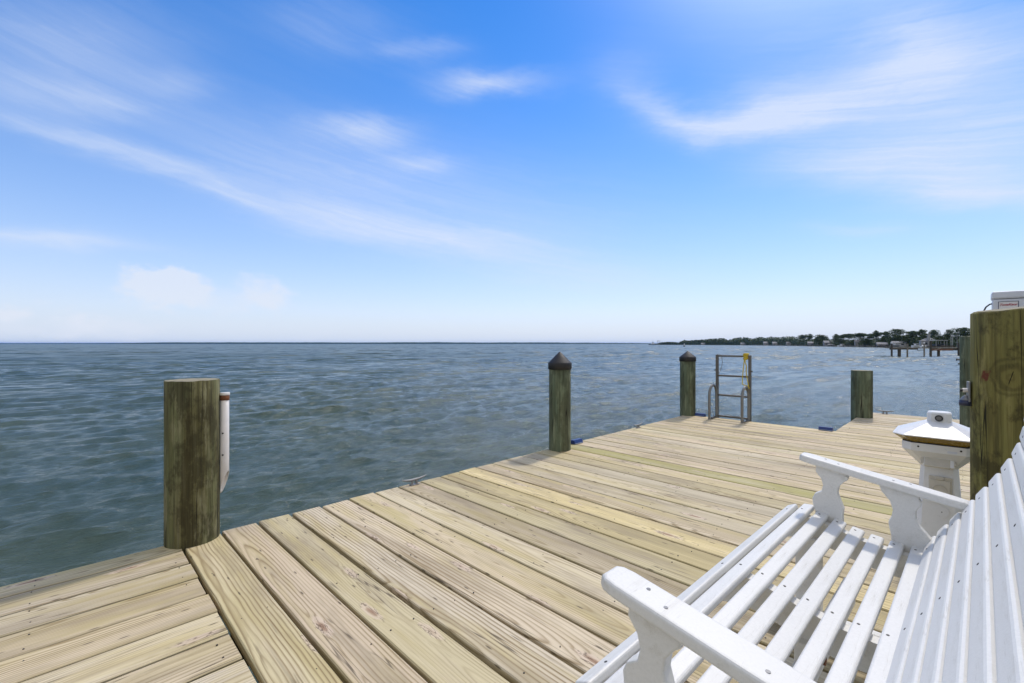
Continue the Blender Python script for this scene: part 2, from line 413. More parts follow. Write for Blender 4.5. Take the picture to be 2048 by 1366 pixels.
# clouds: soft streaks laid out by azimuth and elevation, torn by noise
base = nt.xyz(az, el, 0)
w1 = nt.noise(nt.xyz(nt.m('MULTIPLY', az, 3.0), nt.m('MULTIPLY', el, 9.0), 0), 1.0, 5, 0.6)
w2 = nt.noise(nt.xyz(nt.m('MULTIPLY_ADD', az, 4.0, 7.3), nt.m('MULTIPLY', el, 11.0), 2.0), 1.0, 5, 0.6)
warp = nt.xyz(nt.m('MULTIPLY', nt.m('SUBTRACT', w1, 0.5), 0.16), nt.m('MULTIPLY', nt.m('SUBTRACT', w2, 0.5), 0.075), 0)
pos = nt.v('ADD', base, warp)
def azel(px, py):
    a = math.atan2(px - CX, F)
    return a, math.atan((CY - py) / F * math.cos(a))
def cloud_sum(lst, p, hard=False):
    tot = None
    for (x0, y0, x1, y1, wid, amt) in lst:
        a0, e0 = azel(x0, y0); a1, e1 = azel(x1, y1)
        L = math.hypot(a1 - a0, e1 - e0) / 2; ang = math.atan2(e1 - e0, a1 - a0)
        mp = nt.new('ShaderNodeMapping', vector_type='TEXTURE')
        nt.put(mp.inputs['Vector'], p)
        mp.inputs['Location'].default_value = ((a0 + a1) / 2, (e0 + e1) / 2, 0)
        mp.inputs['Rotation'].default_value = (0, 0, ang)
        mp.inputs['Scale'].default_value = (max(L * 1.08, 1e-3), 1.08 * wid / F * math.cos((a0 + a1) / 2) ** 1.0, 1)
        q = nt.v('DOT_PRODUCT', mp.outputs[0], mp.outputs[0])
        g = nt.m('MULTIPLY', nt.m('POWER', 2.718, nt.m('MULTIPLY', q, -1.0)), amt)
        tot = g if tot is None else nt.m('ADD', tot, g)
    return tot
cirrus = [
    (-80, 205, 330, 330, 19, 0.46), (250, 300, 560, 415, 18, 0.32), (480, 395, 820, 470, 24, 0.34), (740, 455, 1140, 520, 32, 0.48),
    (300, 250, 900, 450, 75, 0.30), (640, 330, 1300, 470, 90, 0.24),
    (-60, 150, 300, 220, 30, 0.36), (-100, 60, 330, 90, 80, 0.30), (280, 150, 430, 170, 22, 0.20),
    (-120, 470, 270, 500, 16, 0.66),
    (880, 165, 1075, 163, 17, 0.62), (640, 262, 815, 258, 22, 0.60), (760, 315, 900, 328, 17, 0.48), (770, 100, 910, 100, 15, 0.28),
    (500, 30, 800, 60, 45, 0.20),
    (1250, 190, 1400, 262, 24, 0.50), (1350, 258, 1640, 230, 26, 0.80), (1560, 225, 2050, 120, 60, 0.62), (1760, 150, 1900, 20, 80, 0.46), (1480, 215, 1700, 190, 40, 0.40),
    (1540, 335, 1840, 320, 34, 0.52), (1700, 315, 2200, 240, 62, 0.72), (1780, 365, 2200, 372, 34, 0.70), (1640, 455, 1830, 455, 14, 0.30),
    (1000, 560, 1330, 560, 26, 0.30), (1180, 140, 1300, 150, 40, 0.16), (1400, 40, 2100, 60, 90, 0.18),
]
c1 = cloud_sum(cirrus, pos)
stv = nt.v('ADD', nt.xyz(nt.m('MULTIPLY', az, 2.2), nt.m('MULTIPLY_ADD', az, 6.5, nt.m('MULTIPLY', el, 34.0)), 0), nt.v('SCALE', warp, None, 14.0))
st = nt.noise(stv, 1.0, 9, 0.68)
st2 = nt.noise(nt.v('MULTIPLY', stv, (2.0, 3.2, 1.0)), 1.0, 6, 0.6)
st = nt.m('ADD', nt.m('MULTIPLY', st, 0.7), nt.m('MULTIPLY', st2, 0.3))
c1 = nt.m('MULTIPLY', c1, nt.rng(st, 0.30, 0.68, 0.50, 1.18))
cumulus = [(235, 575, 400, 575, 32, 1.0), (280, 560, 400, 560, 26, 0.9), (340, 605, 460, 612, 26, 0.55), (460, 585, 575, 590, 34, 0.8), (510, 612, 590, 610, 26, 0.5),
           (-40, 632, 60, 632, 22, 0.9), (0, 615, 100, 612, 15, 0.5), (115, 645, 210, 645, 22, 0.85), (200, 655, 330, 662, 22, 0.6), (590, 668, 660, 668, 14, 0.5), (-60, 672, 200, 672, 14, 0.5)]
wq = nt.noise(nt.xyz(nt.m('MULTIPLY', az, 18.0), nt.m('MULTIPLY', el, 26.0), 0), 1.0, 6, 0.6)
wr = nt.noise(nt.xyz(nt.m('MULTIPLY_ADD', az, 18.0, 4.0), nt.m('MULTIPLY', el, 26.0), 3.0), 1.0, 6, 0.6)
pos2 = nt.v('ADD', base, nt.xyz(nt.m('MULTIPLY', nt.m('SUBTRACT', wq, 0.5), 0.09), nt.m('MULTIPLY', nt.m('SUBTRACT', wr, 0.5), 0.08), 0))
c2 = nt.rng(cloud_sum(cumulus, pos2), 0.20, 0.95, 0.0, 0.74, True)
# pale moist air low over the water
elc = nt.m('MAXIMUM', el, 0.0)
hz = nt.m('POWER', 2.718, nt.m('MULTIPLY', elc, -3.9))
skyc = nt.mix(nt.m('MULTIPLY', hz, 0.97), skyc, (5.35, 6.25, 7.7))
skyc = nt.mix(nt.m('MINIMUM', c1, 0.85), skyc, (6.0, 6.7, 8.1))
# unseen high cloud overhead and behind, added to whiten the fill light
glow = nt.v('DOT_PRODUCT', d3, tuple(sd))  # glow added round the sun, outside the view, to brighten water and soften shadows
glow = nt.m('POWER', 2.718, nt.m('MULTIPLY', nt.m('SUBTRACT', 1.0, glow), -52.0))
fill_veil = nt.m('MAXIMUM', nt.rng(el, 1.08, 1.3, 0, 1, True), nt.rng(dy, 0.25, -0.1, 0, 1, True))
skyc = nt.mix(nt.m('MULTIPLY', fill_veil, nt.rng(w1, 0.3, 0.7, 0.62, 0.95)), skyc, (7.0, 6.95, 6.8))
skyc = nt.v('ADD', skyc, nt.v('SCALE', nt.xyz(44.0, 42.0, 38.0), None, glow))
skyc = nt.mix(c2, skyc, (6.5, 6.95, 7.9))
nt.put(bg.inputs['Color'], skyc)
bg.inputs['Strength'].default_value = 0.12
world.cycles.sampling_method = 'MANUAL'; world.cycles.sample_map_resolution = 1024

sc.view_settings.view_transform = 'Standard'; sc.view_settings.look = 'None'
sc.view_settings.exposure = 0.0; sc.view_settings.gamma = 1.0
sc.cycles.use_denoising = True

# ------------------------------------------------------------------ water
def make_water():
    rng = np.random.default_rng(7)
    radii = [0.9]
    while radii[-1] < 110:
        radii.append(radii[-1] + 0.012 + 0.0032 * radii[-1])
    while radii[-1] < 14000:
        radii.append(radii[-1] * (1.0125 if radii[-1] < 1600 else 1.06))
    radii = np.array(radii)
    fine = np.radians(np.linspace(-57, 57, 960))
    side = np.radians(np.linspace(57, 303, 90)[1:-1])
    ang = np.concatenate([fine, side])
    nr, na = len(radii), len(ang)
    rr, aa = np.meshgrid(radii, ang, indexing='ij')
    X = (rr * np.sin(aa)).ravel(); Y = (rr * np.cos(aa)).ravel(); rv = rr.ravel()
    spacing = np.maximum(0.012 + 0.0032 * rv, rv * 0.0021)
    spacing = np.where(rv > 110, rv * 0.0125, spacing)
    outside = np.abs(np.arctan2(X, Y)) > np.radians(57.2)
    spacing = np.where(outside, np.maximum(spacing, rv * 0.05), spacing)
    Z = np.zeros_like(X); DX = np.zeros_like(X); DY = np.zeros_like(X)
    wind = math.radians(312)          # waves travel toward the camera and a little to the left
    nw = 110
    lam = np.exp(rng.uniform(np.log(0.11), np.log(3.6), nw)); lam.sort()
    gust = 0.75 + 0.5 * np.sin(X * 0.11 + Y * 0.05 + 1.0) * np.sin(Y * 0.083 - X * 0.03)
    for L in lam:
        spread = 0.24 if L > 1.0 else 0.52
        th = wind + rng.normal(0, spread)
        k = 2 * math.pi / L
        amp = (0.0076 if L < 0.7 else 0.0108) * (L / 1.0) ** 0.80 * math.exp(-(L / 2.9) ** 3)
        kx, ky = k * math.cos(th), k * math.sin(th)
        ph = kx * X + ky * Y + rng.uniform(0, 6.283) + 0.5 * np.sin(0.31 * X * math.sin(th) - 0.31 * Y * math.cos(th) + rng.uniform(0, 6.28))
        fade = np.clip((L / spacing - 2.5) / 2.5, 0, 1)
        env = 0.55 + 0.45 * np.sin(0.37 / math.sqrt(L) * (X * math.sin(th) - Y * math.cos(th)) + rng.uniform(0, 6.28))
        A = amp * fade * env * (gust if L < 1.0 else 1.0)
        Z += A * np.sin(ph)
        q = 1.0
        DX += q * A * math.cos(th) * np.cos(ph); DY += q * A * math.sin(th) * np.cos(ph)
    lam2 = np.exp(rng.uniform(np.log(2.2), np.log(16.0), 36))
    rise = np.clip((rv - 35) / 110, 0, 1); rise = np.where((rv > 1600) | outside, 0, rise)
    for L in lam2:
        th = wind + rng.normal(0, 0.5); k = 2 * math.pi / L
        kx, ky = k * math.cos(th), k * math.sin(th)
        fade = np.clip((L / spacing - 2.2) / 2.0, 0, 1) * rise
        env = 0.5 + 0.5 * np.sin(0.3 / math.sqrt(L) * (X * math.sin(th) - Y * math.cos(th)) + rng.uniform(0, 6.28))
        A = 0.0075 * L ** 0.92 * fade * env
        ph = kx * X + ky * Y + rng.uniform(0, 6.283)
        Z += A * np.sin(ph); DX += A * math.cos(th) * np.cos(ph); DY += A * math.sin(th) * np.cos(ph)
    V = np.stack([X + DX, Y + DY, Z + WATER], axis=1).astype(np.float32)
    i = np.arange(nr - 1)[:, None] * na; j = np.arange(na)[None, :]; j2 = (np.arange(na) + 1)[None, :] % na
    Fq = np.stack([i + j, i + j2, i + na + j2, i + na + j], axis=-1).reshape(-1, 4).astype(np.int32)
    me = bpy.data.meshes.new('water')
    me.vertices.add(len(V)); me.vertices.foreach_set('co', V.ravel())
    me.loops.add(Fq.size); me.loops.foreach_set('vertex_index', Fq.ravel())
    me.polygons.add(len(Fq)); me.polygons.foreach_set('loop_start', np.arange(0, Fq.size, 4, dtype=np.int32))
    me.polygons.foreach_set('use_smooth', np.ones(len(Fq), dtype=bool))
    me.update(); me.validate()
    m, nt, b = mat('bay_water', rough=0.07, spec=0.5)
    b.inputs['IOR'].default_value = 1.333
    geo = nt.new('ShaderNodeNewGeometry').outputs['Position']
    x, y, z = nt.sep(geo)
    # ripples: stretched across the wind
    cw, sw = math.cos(wind), math.sin(wind)
    al = nt.m('ADD', nt.m('MULTIPLY', x, cw), nt.m('MULTIPLY', y, sw))
    ac = nt.m('SUBTRACT', nt.m('MULTIPLY', y, cw), nt.m('MULTIPLY', x, sw))
    rv1 = nt.xyz(al, nt.m('MULTIPLY', ac, 0.27), 0)
    n1 = nt.noise(rv1, 2.0, 4, 0.6, 0.3); n2 = nt.noise(rv1, 9.5, 6, 0.68, 0.25); n3 = nt.noise(rv1, 38.0, 4, 0.65, 0.2)
    hh = nt.m('ADD', nt.m('MULTIPLY', n1, 0.50), nt.m('ADD', nt.m('MULTIPLY', n2, 0.26), nt.m('MULTIPLY', n3, 0.08)))
    dist = nt.v('LENGTH', geo)
    fr = nt.rng(dist, 4.0, 80.0, 0.12, 1.0)
    def slope(scale):
        nd = nt.new('ShaderNodeTexNoise'); nt.put(nd.inputs['Vector'], rv1)
        nd.inputs['Scale'].default_value = scale; nd.inputs['Detail'].default_value = 4; nd.inputs['Roughness'].default_value = 0.7
        return nt.v('SUBTRACT', nd.outputs['Color'], (0.5, 0.5, 0.5))
    sv = nt.v('MULTIPLY', nt.v('ADD', slope(0.9), slope(0.23)), (1.0, 1.0, 0.0))
    gn = nt.new('ShaderNodeNewGeometry').outputs['Normal']
    nn = nt.v('NORMALIZE', nt.v('ADD', gn, nt.v('SCALE', sv, None, nt.m('MULTIPLY', fr, 2.3))))
    nt.put(b.inputs['Normal'], nt.bump(hh, 1.0, 0.19, nn))
    mud = nt.noise(nt.xyz(nt.m('MULTIPLY', x, 0.5), nt.m('MULTIPLY', y, 0.5), 0), 0.35, 4, 0.6)
    c = nt.mix(nt.rng(mud, 0.3, 0.7), (0.042, 0.076, 0.076), (0.068, 0.092, 0.060))
    # a few broken crests
    crest = nt.m('MULTIPLY', nt.rng(z, WATER + 0.115, WATER + 0.17, 0, 1), nt.rng(nt.noise(geo, 22, 5, 0.7), 0.52, 0.66, 0, 0.9))
    c = nt.mix(crest, c, (0.55, 0.57, 0.55))
    nt.put(b.inputs['Base Color'], c)
    nt.put(b.inputs['Roughness'], nt.rng(nt.v('LENGTH', geo), 8.0, 90.0, 0.12, 0.30))
    me.materials.append(m)
    o = bpy.data.objects.new('water', me); COL.objects.link(o)
    tag(o, kind='structure')
make_water()

# bed of the bay, so that nothing is hollow below
g = G(); g.add([(-14000, -14000, -5), (14000, -14000, -5), (14000, 14000, -5), (-14000, 14000, -5)], [(0, 1, 2, 3)])
tag(g.build('ground', speckled('silt', (0.08, 0.075, 0.05), 0.9, scale=0.2)), kind='structure')

# ------------------------------------------------------------------ dock
rnd = random.Random(11)
N_EDGE = -3.089; N_RIGHT = 0.13
class Planks(G):
    def plank(s, a0, a1, b0, b1, along='n', green=0.0, z=0.0, tint=None, notch=None):
        """a0..a1 across, b0..b1 along"""
        T, ch = 0.038, 0.004
        L = b1 - b0; ns = max(2, int(L / 0.30))
        off = rnd.uniform(0, 60); sd_ = rnd.uniform(0, 100)
        col = (rnd.random() if tint is None else tint, rnd.random(), rnd.random(), green)
        mid = (a0 + a1) / 2; zt = z + rnd.uniform(-0.0012, 0.0012); tilt = rnd.uniform(-0.0015, 0.0015)
        o = len(s.v)
        bend = rnd.uniform(-0.0035, 0.0035)
        for i in range(ns + 1):
            p = b0 + L * i / ns
            cv = bend * math.sin(math.pi * i / ns)
            e0 = cv + 0.0017 * mnoise.noise((p * 1.3, sd_, 0)); e1 = cv + 0.0017 * mnoise.noise((p * 1.3, sd_, 9))
            zz = zt + 0.0016 * mnoise.noise((p * 0.8, sd_, 5))
            prof = [(a0 + e0, -T), (a0 + e0, -ch), (a0 + e0 + ch, 0), (a1 + e1 - ch, 0), (a1 + e1, -ch), (a1 + e1, -T)]
            for q, zq in prof:
                zq2 = zq + zz + tilt * (q - mid) / 0.09
                s.v.append((p, q, zq2) if along == 'n' else (q, p, zq2))
        rows = [(i * 6, (i + 1) * 6) for i in range(ns)]
        U = lambda i: off + L * i / ns
        vv = [a0 - mid - 0.03, a0 - mid, a0 - mid + ch, a1 - mid - ch, a1 - mid, a1 - mid + 0.03]
        for i in range(ns):
            for k in range(5):
                s.f.append((o + i * 6 + k, o + (i + 1) * 6 + k, o + (i + 1) * 6 + k + 1, o + i * 6 + k + 1))
                s.uv.append([(U(i), vv[k]), (U(i + 1), vv[k]), (U(i + 1), vv[k + 1]), (U(i), vv[k + 1])])
                s.col.append(col)
            s.f.append((o + i * 6 + 5, o + (i + 1) * 6 + 5, o + (i + 1) * 6, o + i * 6))
            s.uv.append([(U(i), 0.1), (U(i + 1), 0.1), (U(i + 1), -0.1), (U(i), -0.1)]); s.col.append(col)
        for i, flip in ((0, False), (ns, True)):
            idx = [o + i * 6 + k for k in range(6)]
            s.f.append(tuple(reversed(idx)) if flip else tuple(idx))
            s.uv.append([(U(i), 0)] * 6); s.col.append(col)
    def finish(s, name, parent):
        s.smooth = [False] * len(s.f)
        o = s.build(name, M['deck'], parent, fix=False)
        me = o.data
        uvl = me.uv_layers.new(name='uv')
        flat = [c for f in s.uv for p in f for c in p]
        uvl.data.foreach_set('uv', flat)
        at = me.attributes.new('plank', 'FLOAT_COLOR', 'FACE')
        at.data.foreach_set('color', [c for f in s.col for c in f])
        bm = bmesh.new(); bm.from_mesh(me); bmesh.ops.recalc_face_normals(bm, faces=bm.faces); bm.to_mesh(me); bm.free()
        return o

dock = thing('wooden_dock', 'L-shaped dock of pale weathered pine planks over the bay', 'dock', (0, 0, 0), DOCK_ROT)
screws = G()
def screw_at(n, t, z=0.0008):
    k = 6; r = rnd.uniform(0.0022, 0.0036)
    if rnd.random() < 0.22: return
    n += rnd.uniform(-0.016, 0.016); t += rnd.uniform(-0.006, 0.006)
    screws.add([(n + r * math.cos(6.283 * i / k), t + r * math.sin(6.283 * i / k), z + 0.0012) for i in range(k)] +
               [(n + r * math.cos(6.283 * i / k), t + r * math.sin(6.283 * i / k), z - 0.004) for i in range(k)],
               [tuple(range(k))] + [(i, i + k, (i + 1) % k + k, (i + 1) % k) for i in range(k)])
main = Planks(); t = 0.455; pitch = (6.905 - 0.455) / 33
JOISTS = [-3.02, -2.55, -2.05, -1.55, -1.05, -0.55, -0.05]
tints = {0: 0.42, 1: 0.2, 2: 0.92, 3: 0.55, 4: 0.62, 5: 0.15, 6: 0.5, 10: 1.0}
for i in range(33):
    gap = rnd.choice([0.008, 0.010, 0.012, 0.014, 0.015]) / 2
    if i in (2, 3, 9):
        gap += 0.0025
    main.plank(t + gap, t + pitch - gap, N_EDGE + rnd.uniform(-0.006, 0.006), N_RIGHT + rnd.uniform(-0.01, 0.01), 'n',
               green={17: 1.0, 16: 0.12, 5: 0.15}.get(i, 0.0), tint=tints.get(i))
    for j in JOISTS:
        for e in (0.045, pitch - 0.045):
            screw_at(j, t + e)
    t += pitch
main.finish('main_deck', dock)
walk = Planks()
edges = [N_EDGE, -2.947, -2.752, -2.557, -2.362, -2.175, -1.985, -1.79, -1.595, -1.40, -1.205, -1.01, -0.815, -0.62, -0.425, -0.23, -0.035, N_RIGHT]
for a, b_ in zip(edges[:-1], edges[1:]):
    gap = rnd.choice([0.009, 0.011, 0.013]) / 2
    walk.plank(a + (0 if a == N_EDGE else gap), b_ - gap, -4.4, 0.446 + rnd.uniform(-0.003, 0.003), 't', tint=rnd.choice([0.05, 0.35, 0.55, 0.8, 0.6]))
    for q in (0.40, -0.1, -0.6, -1.1, -1.6):
        for e in (a + 0.04, b_ - 0.04):
            screw_at(e, q)
walk.finish('walkway_deck', dock)
fing = Planks(); t = 6.912
for i in range(12):
    p2 = (9.2 - 6.912) / 12
    fing.plank(t + 0.0055, t + p2 - 0.0055, -1.188 + rnd.uniform(-0.004, 0.004), N_RIGHT, 'n', tint=rnd.choice([0.55, 0.6, 0.2, 0.0]))
    for j in (-1.1, -0.5, 0.05):
        for e in (0.04, p2 - 0.04):
            screw_at(j, t + e)
    t += p2
fing.finish('finger_deck', dock)
tag(screws.build('deck_screw', M['screw'], dock), kind='stuff')
jo = G()
for j in JOISTS:
    jo.box((j if j > -3 else -3.0, 3.68, -0.115), (0.045, 6.42, 0.15))
for q in (0.40, -0.1, -0.6, -1.1, -1.6, -2.2, -3.0, -4.0):
    jo.box((-1.48, q, -0.1165), (3.14, 0.045, 0.15))
for j in (-1.1, -0.5, 0.05):
    jo.box((j, 8.05, -0.118), (0.045, 2.24, 0.15))
jo.build('joist', M['joist'], dock)
be = G()
for q in (-3.5, -0.35, 2.7, 4.95, 6.7):
    be.box((-1.48, q, -0.291), (3.06, 0.09, 0.2))
for q in (8.9,):
    be.box((-0.52, q, -0.293), (1.2, 0.09, 0.2))
be.build('cross_beam', M['joist'], dock)

# ------------------------------------------------------------------ pilings
def pile_mesh(r, z0, z1, seed, lean=0.0, worn=0.008, seg=56):
    g = G(); nz = 46
    vs = []; fs = []
    for i in range(nz + 1):
        z = z0 + (z1 - z0) * i / nz
        for k in range(seg):
            a = 2 * math.pi * k / seg
            nx, ny = math.cos(a), math.sin(a)
            q = 1 + 0.016 * mnoise.noise((nx * 1.2 + seed, ny * 1.2, z * 0.7)) + 0.012 * mnoise.noise((nx * 6 + seed, ny * 6, z * 0.5)) + 0.006 * mnoise.noise((nx * 16, ny * 16 + seed, z * 1.1))
            if i == nz:
                q *= 1 - worn / r
            zz = z
            if i >= nz - 1:
                zz += 0.004 * mnoise.noise((nx * 3, ny * 3, seed)) + lean * nx * r
            if i == nz - 1:
                zz = z1 - worn * 0.8 + 0.004 * mnoise.noise((nx * 3, ny * 3, seed)) + lean * nx * r
            vs.append((nx * r * q, ny * r * q, zz))
    for i in range(nz):
        for k in range(seg):
            k2 = (k + 1) % seg
            fs.append((i * seg + k, i * seg + k2, (i + 1) * seg + k2, (i + 1) * seg + k))
    g.add(vs, fs, True)
    top = vs[-seg:]
    return g, top

def piling(loc, r, ztop, m, seed, label, cap=None, lean=0.0, worn=0.008, group='round timber pilings of the dock'):
    root = thing('timber_piling', label, 'piling', (loc[0], loc[1], 0), 0.0, group)
    g, top = pile_mesh(r, -4.0, ztop, seed, lean, worn)
    g.build('post', m, root)
    e = G()
    cz = sum(p[2] for p in top) / len(top)
    n = len(top); vs = [(x, y, z) for x, y, z in top] + [(x * 0.5, y * 0.5, cz + 0.002 + (z - cz) * 0.5) for x, y, z in top] + [(0, 0, cz)]
    e.add(vs, [(k, (k + 1) % n, n + (k + 1) % n, n + k) for k in range(n)] + [(n + k, n + (k + 1) % n, 2 * n) for k in range(n)], True)
    e.build('end_grain', M['endgrain'], root)
    if cap:
        br, zb, zs, za = cap
        c = G()
        c.lathe([(br * 0.955, zb), (br, zb + 0.002), (br, zs - 0.006), (br * 0.985, zs), (br * 0.94, zs + 0.006), (br * 0.5, zs + (za - zs) * 0.52), (br * 0.09, za - 0.006), (0.0, za)], seg=40)
        c.build('conical_cap', M['cap'], root)
    return root

PILE_L = Vector((-1.802, 2.552, 0))
piling(PILE_L, 0.130, 0.897, M['pile_old'], 2.0, 'thick flat-topped mossy piling at the left with a white pipe strapped to it', worn=0.004)
piling((0.500, 4.725, 0), 0.113, 0.86, M['pile_green'], 5.0, 'greenish piling with black cone cap, halfway along the dock edge', cap=(0.123, 0.834, 0.902, 1.018))
piling((2.712, 6.985, 0), 0.113, 0.86, M['pile_green'], 9.0, 'piling with black cone cap at the far corner beside the ladder', cap=(0.123, 0.830, 0.895, 0.990))
piling((5.255, 6.80, 0), 0.132, 0.700, M['pile_green'], 14.0, 'short flat-cut uncapped green piling beside the finger pier', worn=0.002)
PILE_R = Vector((2.166, 1.958, 0))
piling(PILE_R, 0.128, 1.252, M['pile_olive'], 21.0, 'very tall olive piling with a round knot and red mark, rising beside the bench', lean=0.10, worn=0.012)
p = dk(0.035, 8.6)
S_PILE = piling(p, 0.130, 1.20, M['pile_green'], 27.0, 'tall piling half hidden behind the knotted olive piling')
g = G(); g.tube([(-0.088, 0.088, 0.885), (-0.116, 0.116, 0.885)], 0.009, 8); g.tube([(-0.106, 0.106, 0.885), (-0.115, 0.115, 0.885)], 0.018, 6)
g.build('bolt', M['black'], S_PILE)
g = G(); g.tube([(-0.088, 0.09, 0.83), (-0.101, 0.103, 0.83)], 0.012, 6)
g.build('bolt', M['black'], S_PILE)

# white pipe on the left piling
g = G(); pr = 0.0225
root = thing('pipe_rod_holder', 'white plastic pipe rod holder with rusty top band, strapped to the left piling', 'rod holder',
             PILE_L + Vector((0.135, 0.073, 0)), 0.0)
seg = 20; vs = []; fs = []
ztop = 0.815
for i, zf in enumerate((0, 1)):
    for k in range(seg):
        a = 2 * math.pi * k / seg
        x, y = pr * math.cos(a), pr * math.sin(a)
        zb = 0.300 + (x / pr) * 0.068
        vs.append((x, y, zb if i == 0 else ztop))
for rad_ in (0.019,):
    for i in (0, 1):
        for k in range(seg):
            a = 2 * math.pi * k / seg
            x, y = rad_ * math.cos(a), rad_ * math.sin(a)
            vs.append((x, y, (0.300 + (x / pr) * 0.068) if i == 0 else ztop))
for k in range(seg):
    k2 = (k + 1) % seg
    fs += [(k, k2, seg + k2, seg + k), (2 * seg + k2, 2 * seg + k, 3 * seg + k, 3 * seg + k2), (seg + k, seg + k2, 3 * seg + k2, 3 * seg + k), (k2, k, 2 * seg + k, 2 * seg + k2)]
g.add(vs, fs, True)
g.build('pipe', M['pvc'], root)
g = G(); g.lathe([(pr + 0.0005, ztop - 0.042), (pr + 0.002, ztop - 0.041), (pr + 0.002, ztop - 0.013), (pr + 0.0005, ztop - 0.012)], seg=24)
g.build('rusty_band', M['rust'], root)
g = G(); g.lathe([(pr + 0.003, ztop - 0.012), (pr + 0.004, ztop - 0.006), (pr + 0.003, ztop + 0.002), (pr - 0.003, ztop + 0.003)], seg=24)
g.build('rim', M['pvc'], root)
for zs_ in (0.585, 0.46):
    g = G(); g.tube([(0.004, -pr + 0.001, zs_), (0.004, -pr - 0.003, zs_)], 0.0045, 8)
    g.build('screw', M['screw'], root)

# ------------------------------------------------------------------ cleats
def cleat(loc, rot, label, scale=0.88):
    root = thing('dock_cleat', label, 'cleat', loc, rot, 'metal cleats on the dock edge')
    root.scale = (scale,) * 3
    g = G()
    for s in (-1, 1):
        g.tube([(0, s * 0.026, 0.002), (0, s * 0.024, 0.022), (0, s * 0.020, 0.040)], [0.014, 0.010, 0.011], 10)
    g.box((0, 0, 0.004), (0.040, 0.085, 0.008), bevel=0.003)
    g.build('base', M['galv'], root)
    g = G()
    g.tube([(0, -0.125, 0.062), (0, -0.09, 0.053), (0, -0.045, 0.046), (0, 0, 0.045), (0, 0.045, 0.046), (0, 0.09, 0.053), (0, 0.125, 0.062)],
           [0.004, 0.0085, 0.0105, 0.012, 0.0105, 0.0085, 0.004], 12)
    g.build('horn', M['galv'], root)
cleat(dk(-3.045, 1.94, 0.001), DOCK_ROT, 'bright galvanised cleat on the dock edge nearest the camera')
cleat(dk(-3.045, 5.33, 0.001), DOCK_ROT, 'dull galvanised cleat on the dock edge between the two capped pilings')
cleat(dk(-0.93, 9.13, 0.001), DOCK_ROT + R(90), 'small dark cleat at the finger pier end, half behind the short piling', 0.9)

# ------------------------------------------------------------------ blue fittings
def blue_fitting(loc, rot, label):
    root = thing('blue_dock_light', label, 'dock light', loc, rot, 'blue plastic fittings on the dock edge')
    g = G()
    prof = [(-0.036, 0.0), (0.036, 0.0), (0.036, 0.014), (0.020, 0.044), (-0.020, 0.044), (-0.036, 0.014)]
    Mx = Matrix(((0, 0, 1, -0.075), (1, 0, 0, 0), (0, 1, 0, 0.0), (0, 0, 0, 1)))
    g.prism(prof, 0.15, Mx, 0.006)
    g.build('housing', M['blue'], root)
    g = G(); g.box((0, -0.0372, 0.009), (0.150, 0.003, 0.004), bevel=0.001); g.box((0, 0.0372, 0.009), (0.150, 0.003, 0.004), bevel=0.001)
    g.build('trim_strip', M['pale_blue'], root)
blue_fitting(dk(-3.05, 4.02, 0.002), DOCK_ROT + R(90), 'blue plastic dock light seen end-on behind the middle capped piling')
blue_fitting(dk(-2.87, 6.86, 0.002), DOCK_ROT, 'blue plastic dock light between the far capped piling and the ladder')
blue_fitting(dk(-1.28, 6.86, 0.002), DOCK_ROT, 'blue plastic dock light in the corner beside the finger pier')

# ------------------------------------------------------------------ ladder
lad = thing('swim_ladder', 'raised grey aluminium swim ladder with two looped handles on the dock end', 'ladder', dk(-2.44, 6.95, 0), DOCK_ROT)
HW = 0.228
for s in (-1, 1):
    g = G(); g.box((s * HW, 0.03, 0.445), (0.032, 0.05, 0.98), bevel=0.004)
    g.build('rail', M['alu_dark'], lad)
for z in (0.918, 0.625, 0.335, 0.022):
    g = G(); g.box((0, 0.03, z), (2 * HW - 0.033, 0.034, 0.026), bevel=0.004)
    g.build('rung', M['alu_dark'], lad)
for s in (-1, 1):
    g = G(); x = s * (HW - 0.004)
    path = [(x, -0.275, 0.0), (x, -0.275, 0.30)]
    for k in range(13):
        a = math.pi - math.pi * k / 12
        path.append((x, -0.142 + 0.133 * math.cos(a), 0.34 + 0.15 * math.sin(a)))
    path += [(x, -0.009, 0.28), (x, -0.009, 0.0)]
    # flat bar bent over: square-ish tube
    g.tube(path, 0.0185, 10)
    g.build('handle', M['alu'], lad)
    g = G(); g.box((x, -0.14, 0.010), (0.036, 0.25, 0.014), bevel=0.003)
    g.build('foot_plate', M['alu_dark'], lad)
    g = G(); g.tube([(s * (HW + 0.016), 0.03, 0.705), (s * (HW + 0.036), 0.03, 0.705)], 0.008, 8); g.tube([(s * (HW + 0.026), 0.03, 0.705), (s * (HW + 0.037), 0.03, 0.705)], 0.012, 6)
    g.build('bolt', M['screw'], lad)
    for yb in (-0.2, -0.08):
        g = G(); g.tube([(x - s * 0.005, yb, 0.015), (x - s * 0.005, yb, 0.03)], 0.009, 6)
        g.build('bolt', M['screw'], lad)
g = G()
rp = thing('yellow_rope', 'yellow rope knotted round the ladder top with strands hanging to a handle', 'rope', dk(-2.44, 6.95, 0), DOCK_ROT)
rr_ = random.Random(4)
coil = []
for k in range(90):
    a = k * 0.62
    coil.append((HW - 0.052 + 0.030 * math.cos(a) + rr_.uniform(-.006, .006), 0.03 + 0.034 * math.sin(a) * (1 if k % 2 else 0.8), 0.915 + 0.036 * math.sin(a * 0.31) + rr_.uniform(-.008, .008)))
g.tube(coil, 0.0085, 6)
g.build('knot', M['yellow'], rp)
g = G()
g.tube([(HW - 0.06, 0.0, 0.90), (HW - 0.072, -0.01, 0.78), (HW - 0.078, -0.03, 0.62), (HW - 0.066, -0.08, 0.53), (HW - 0.03, -0.142, 0.520)], 0.0062, 6)
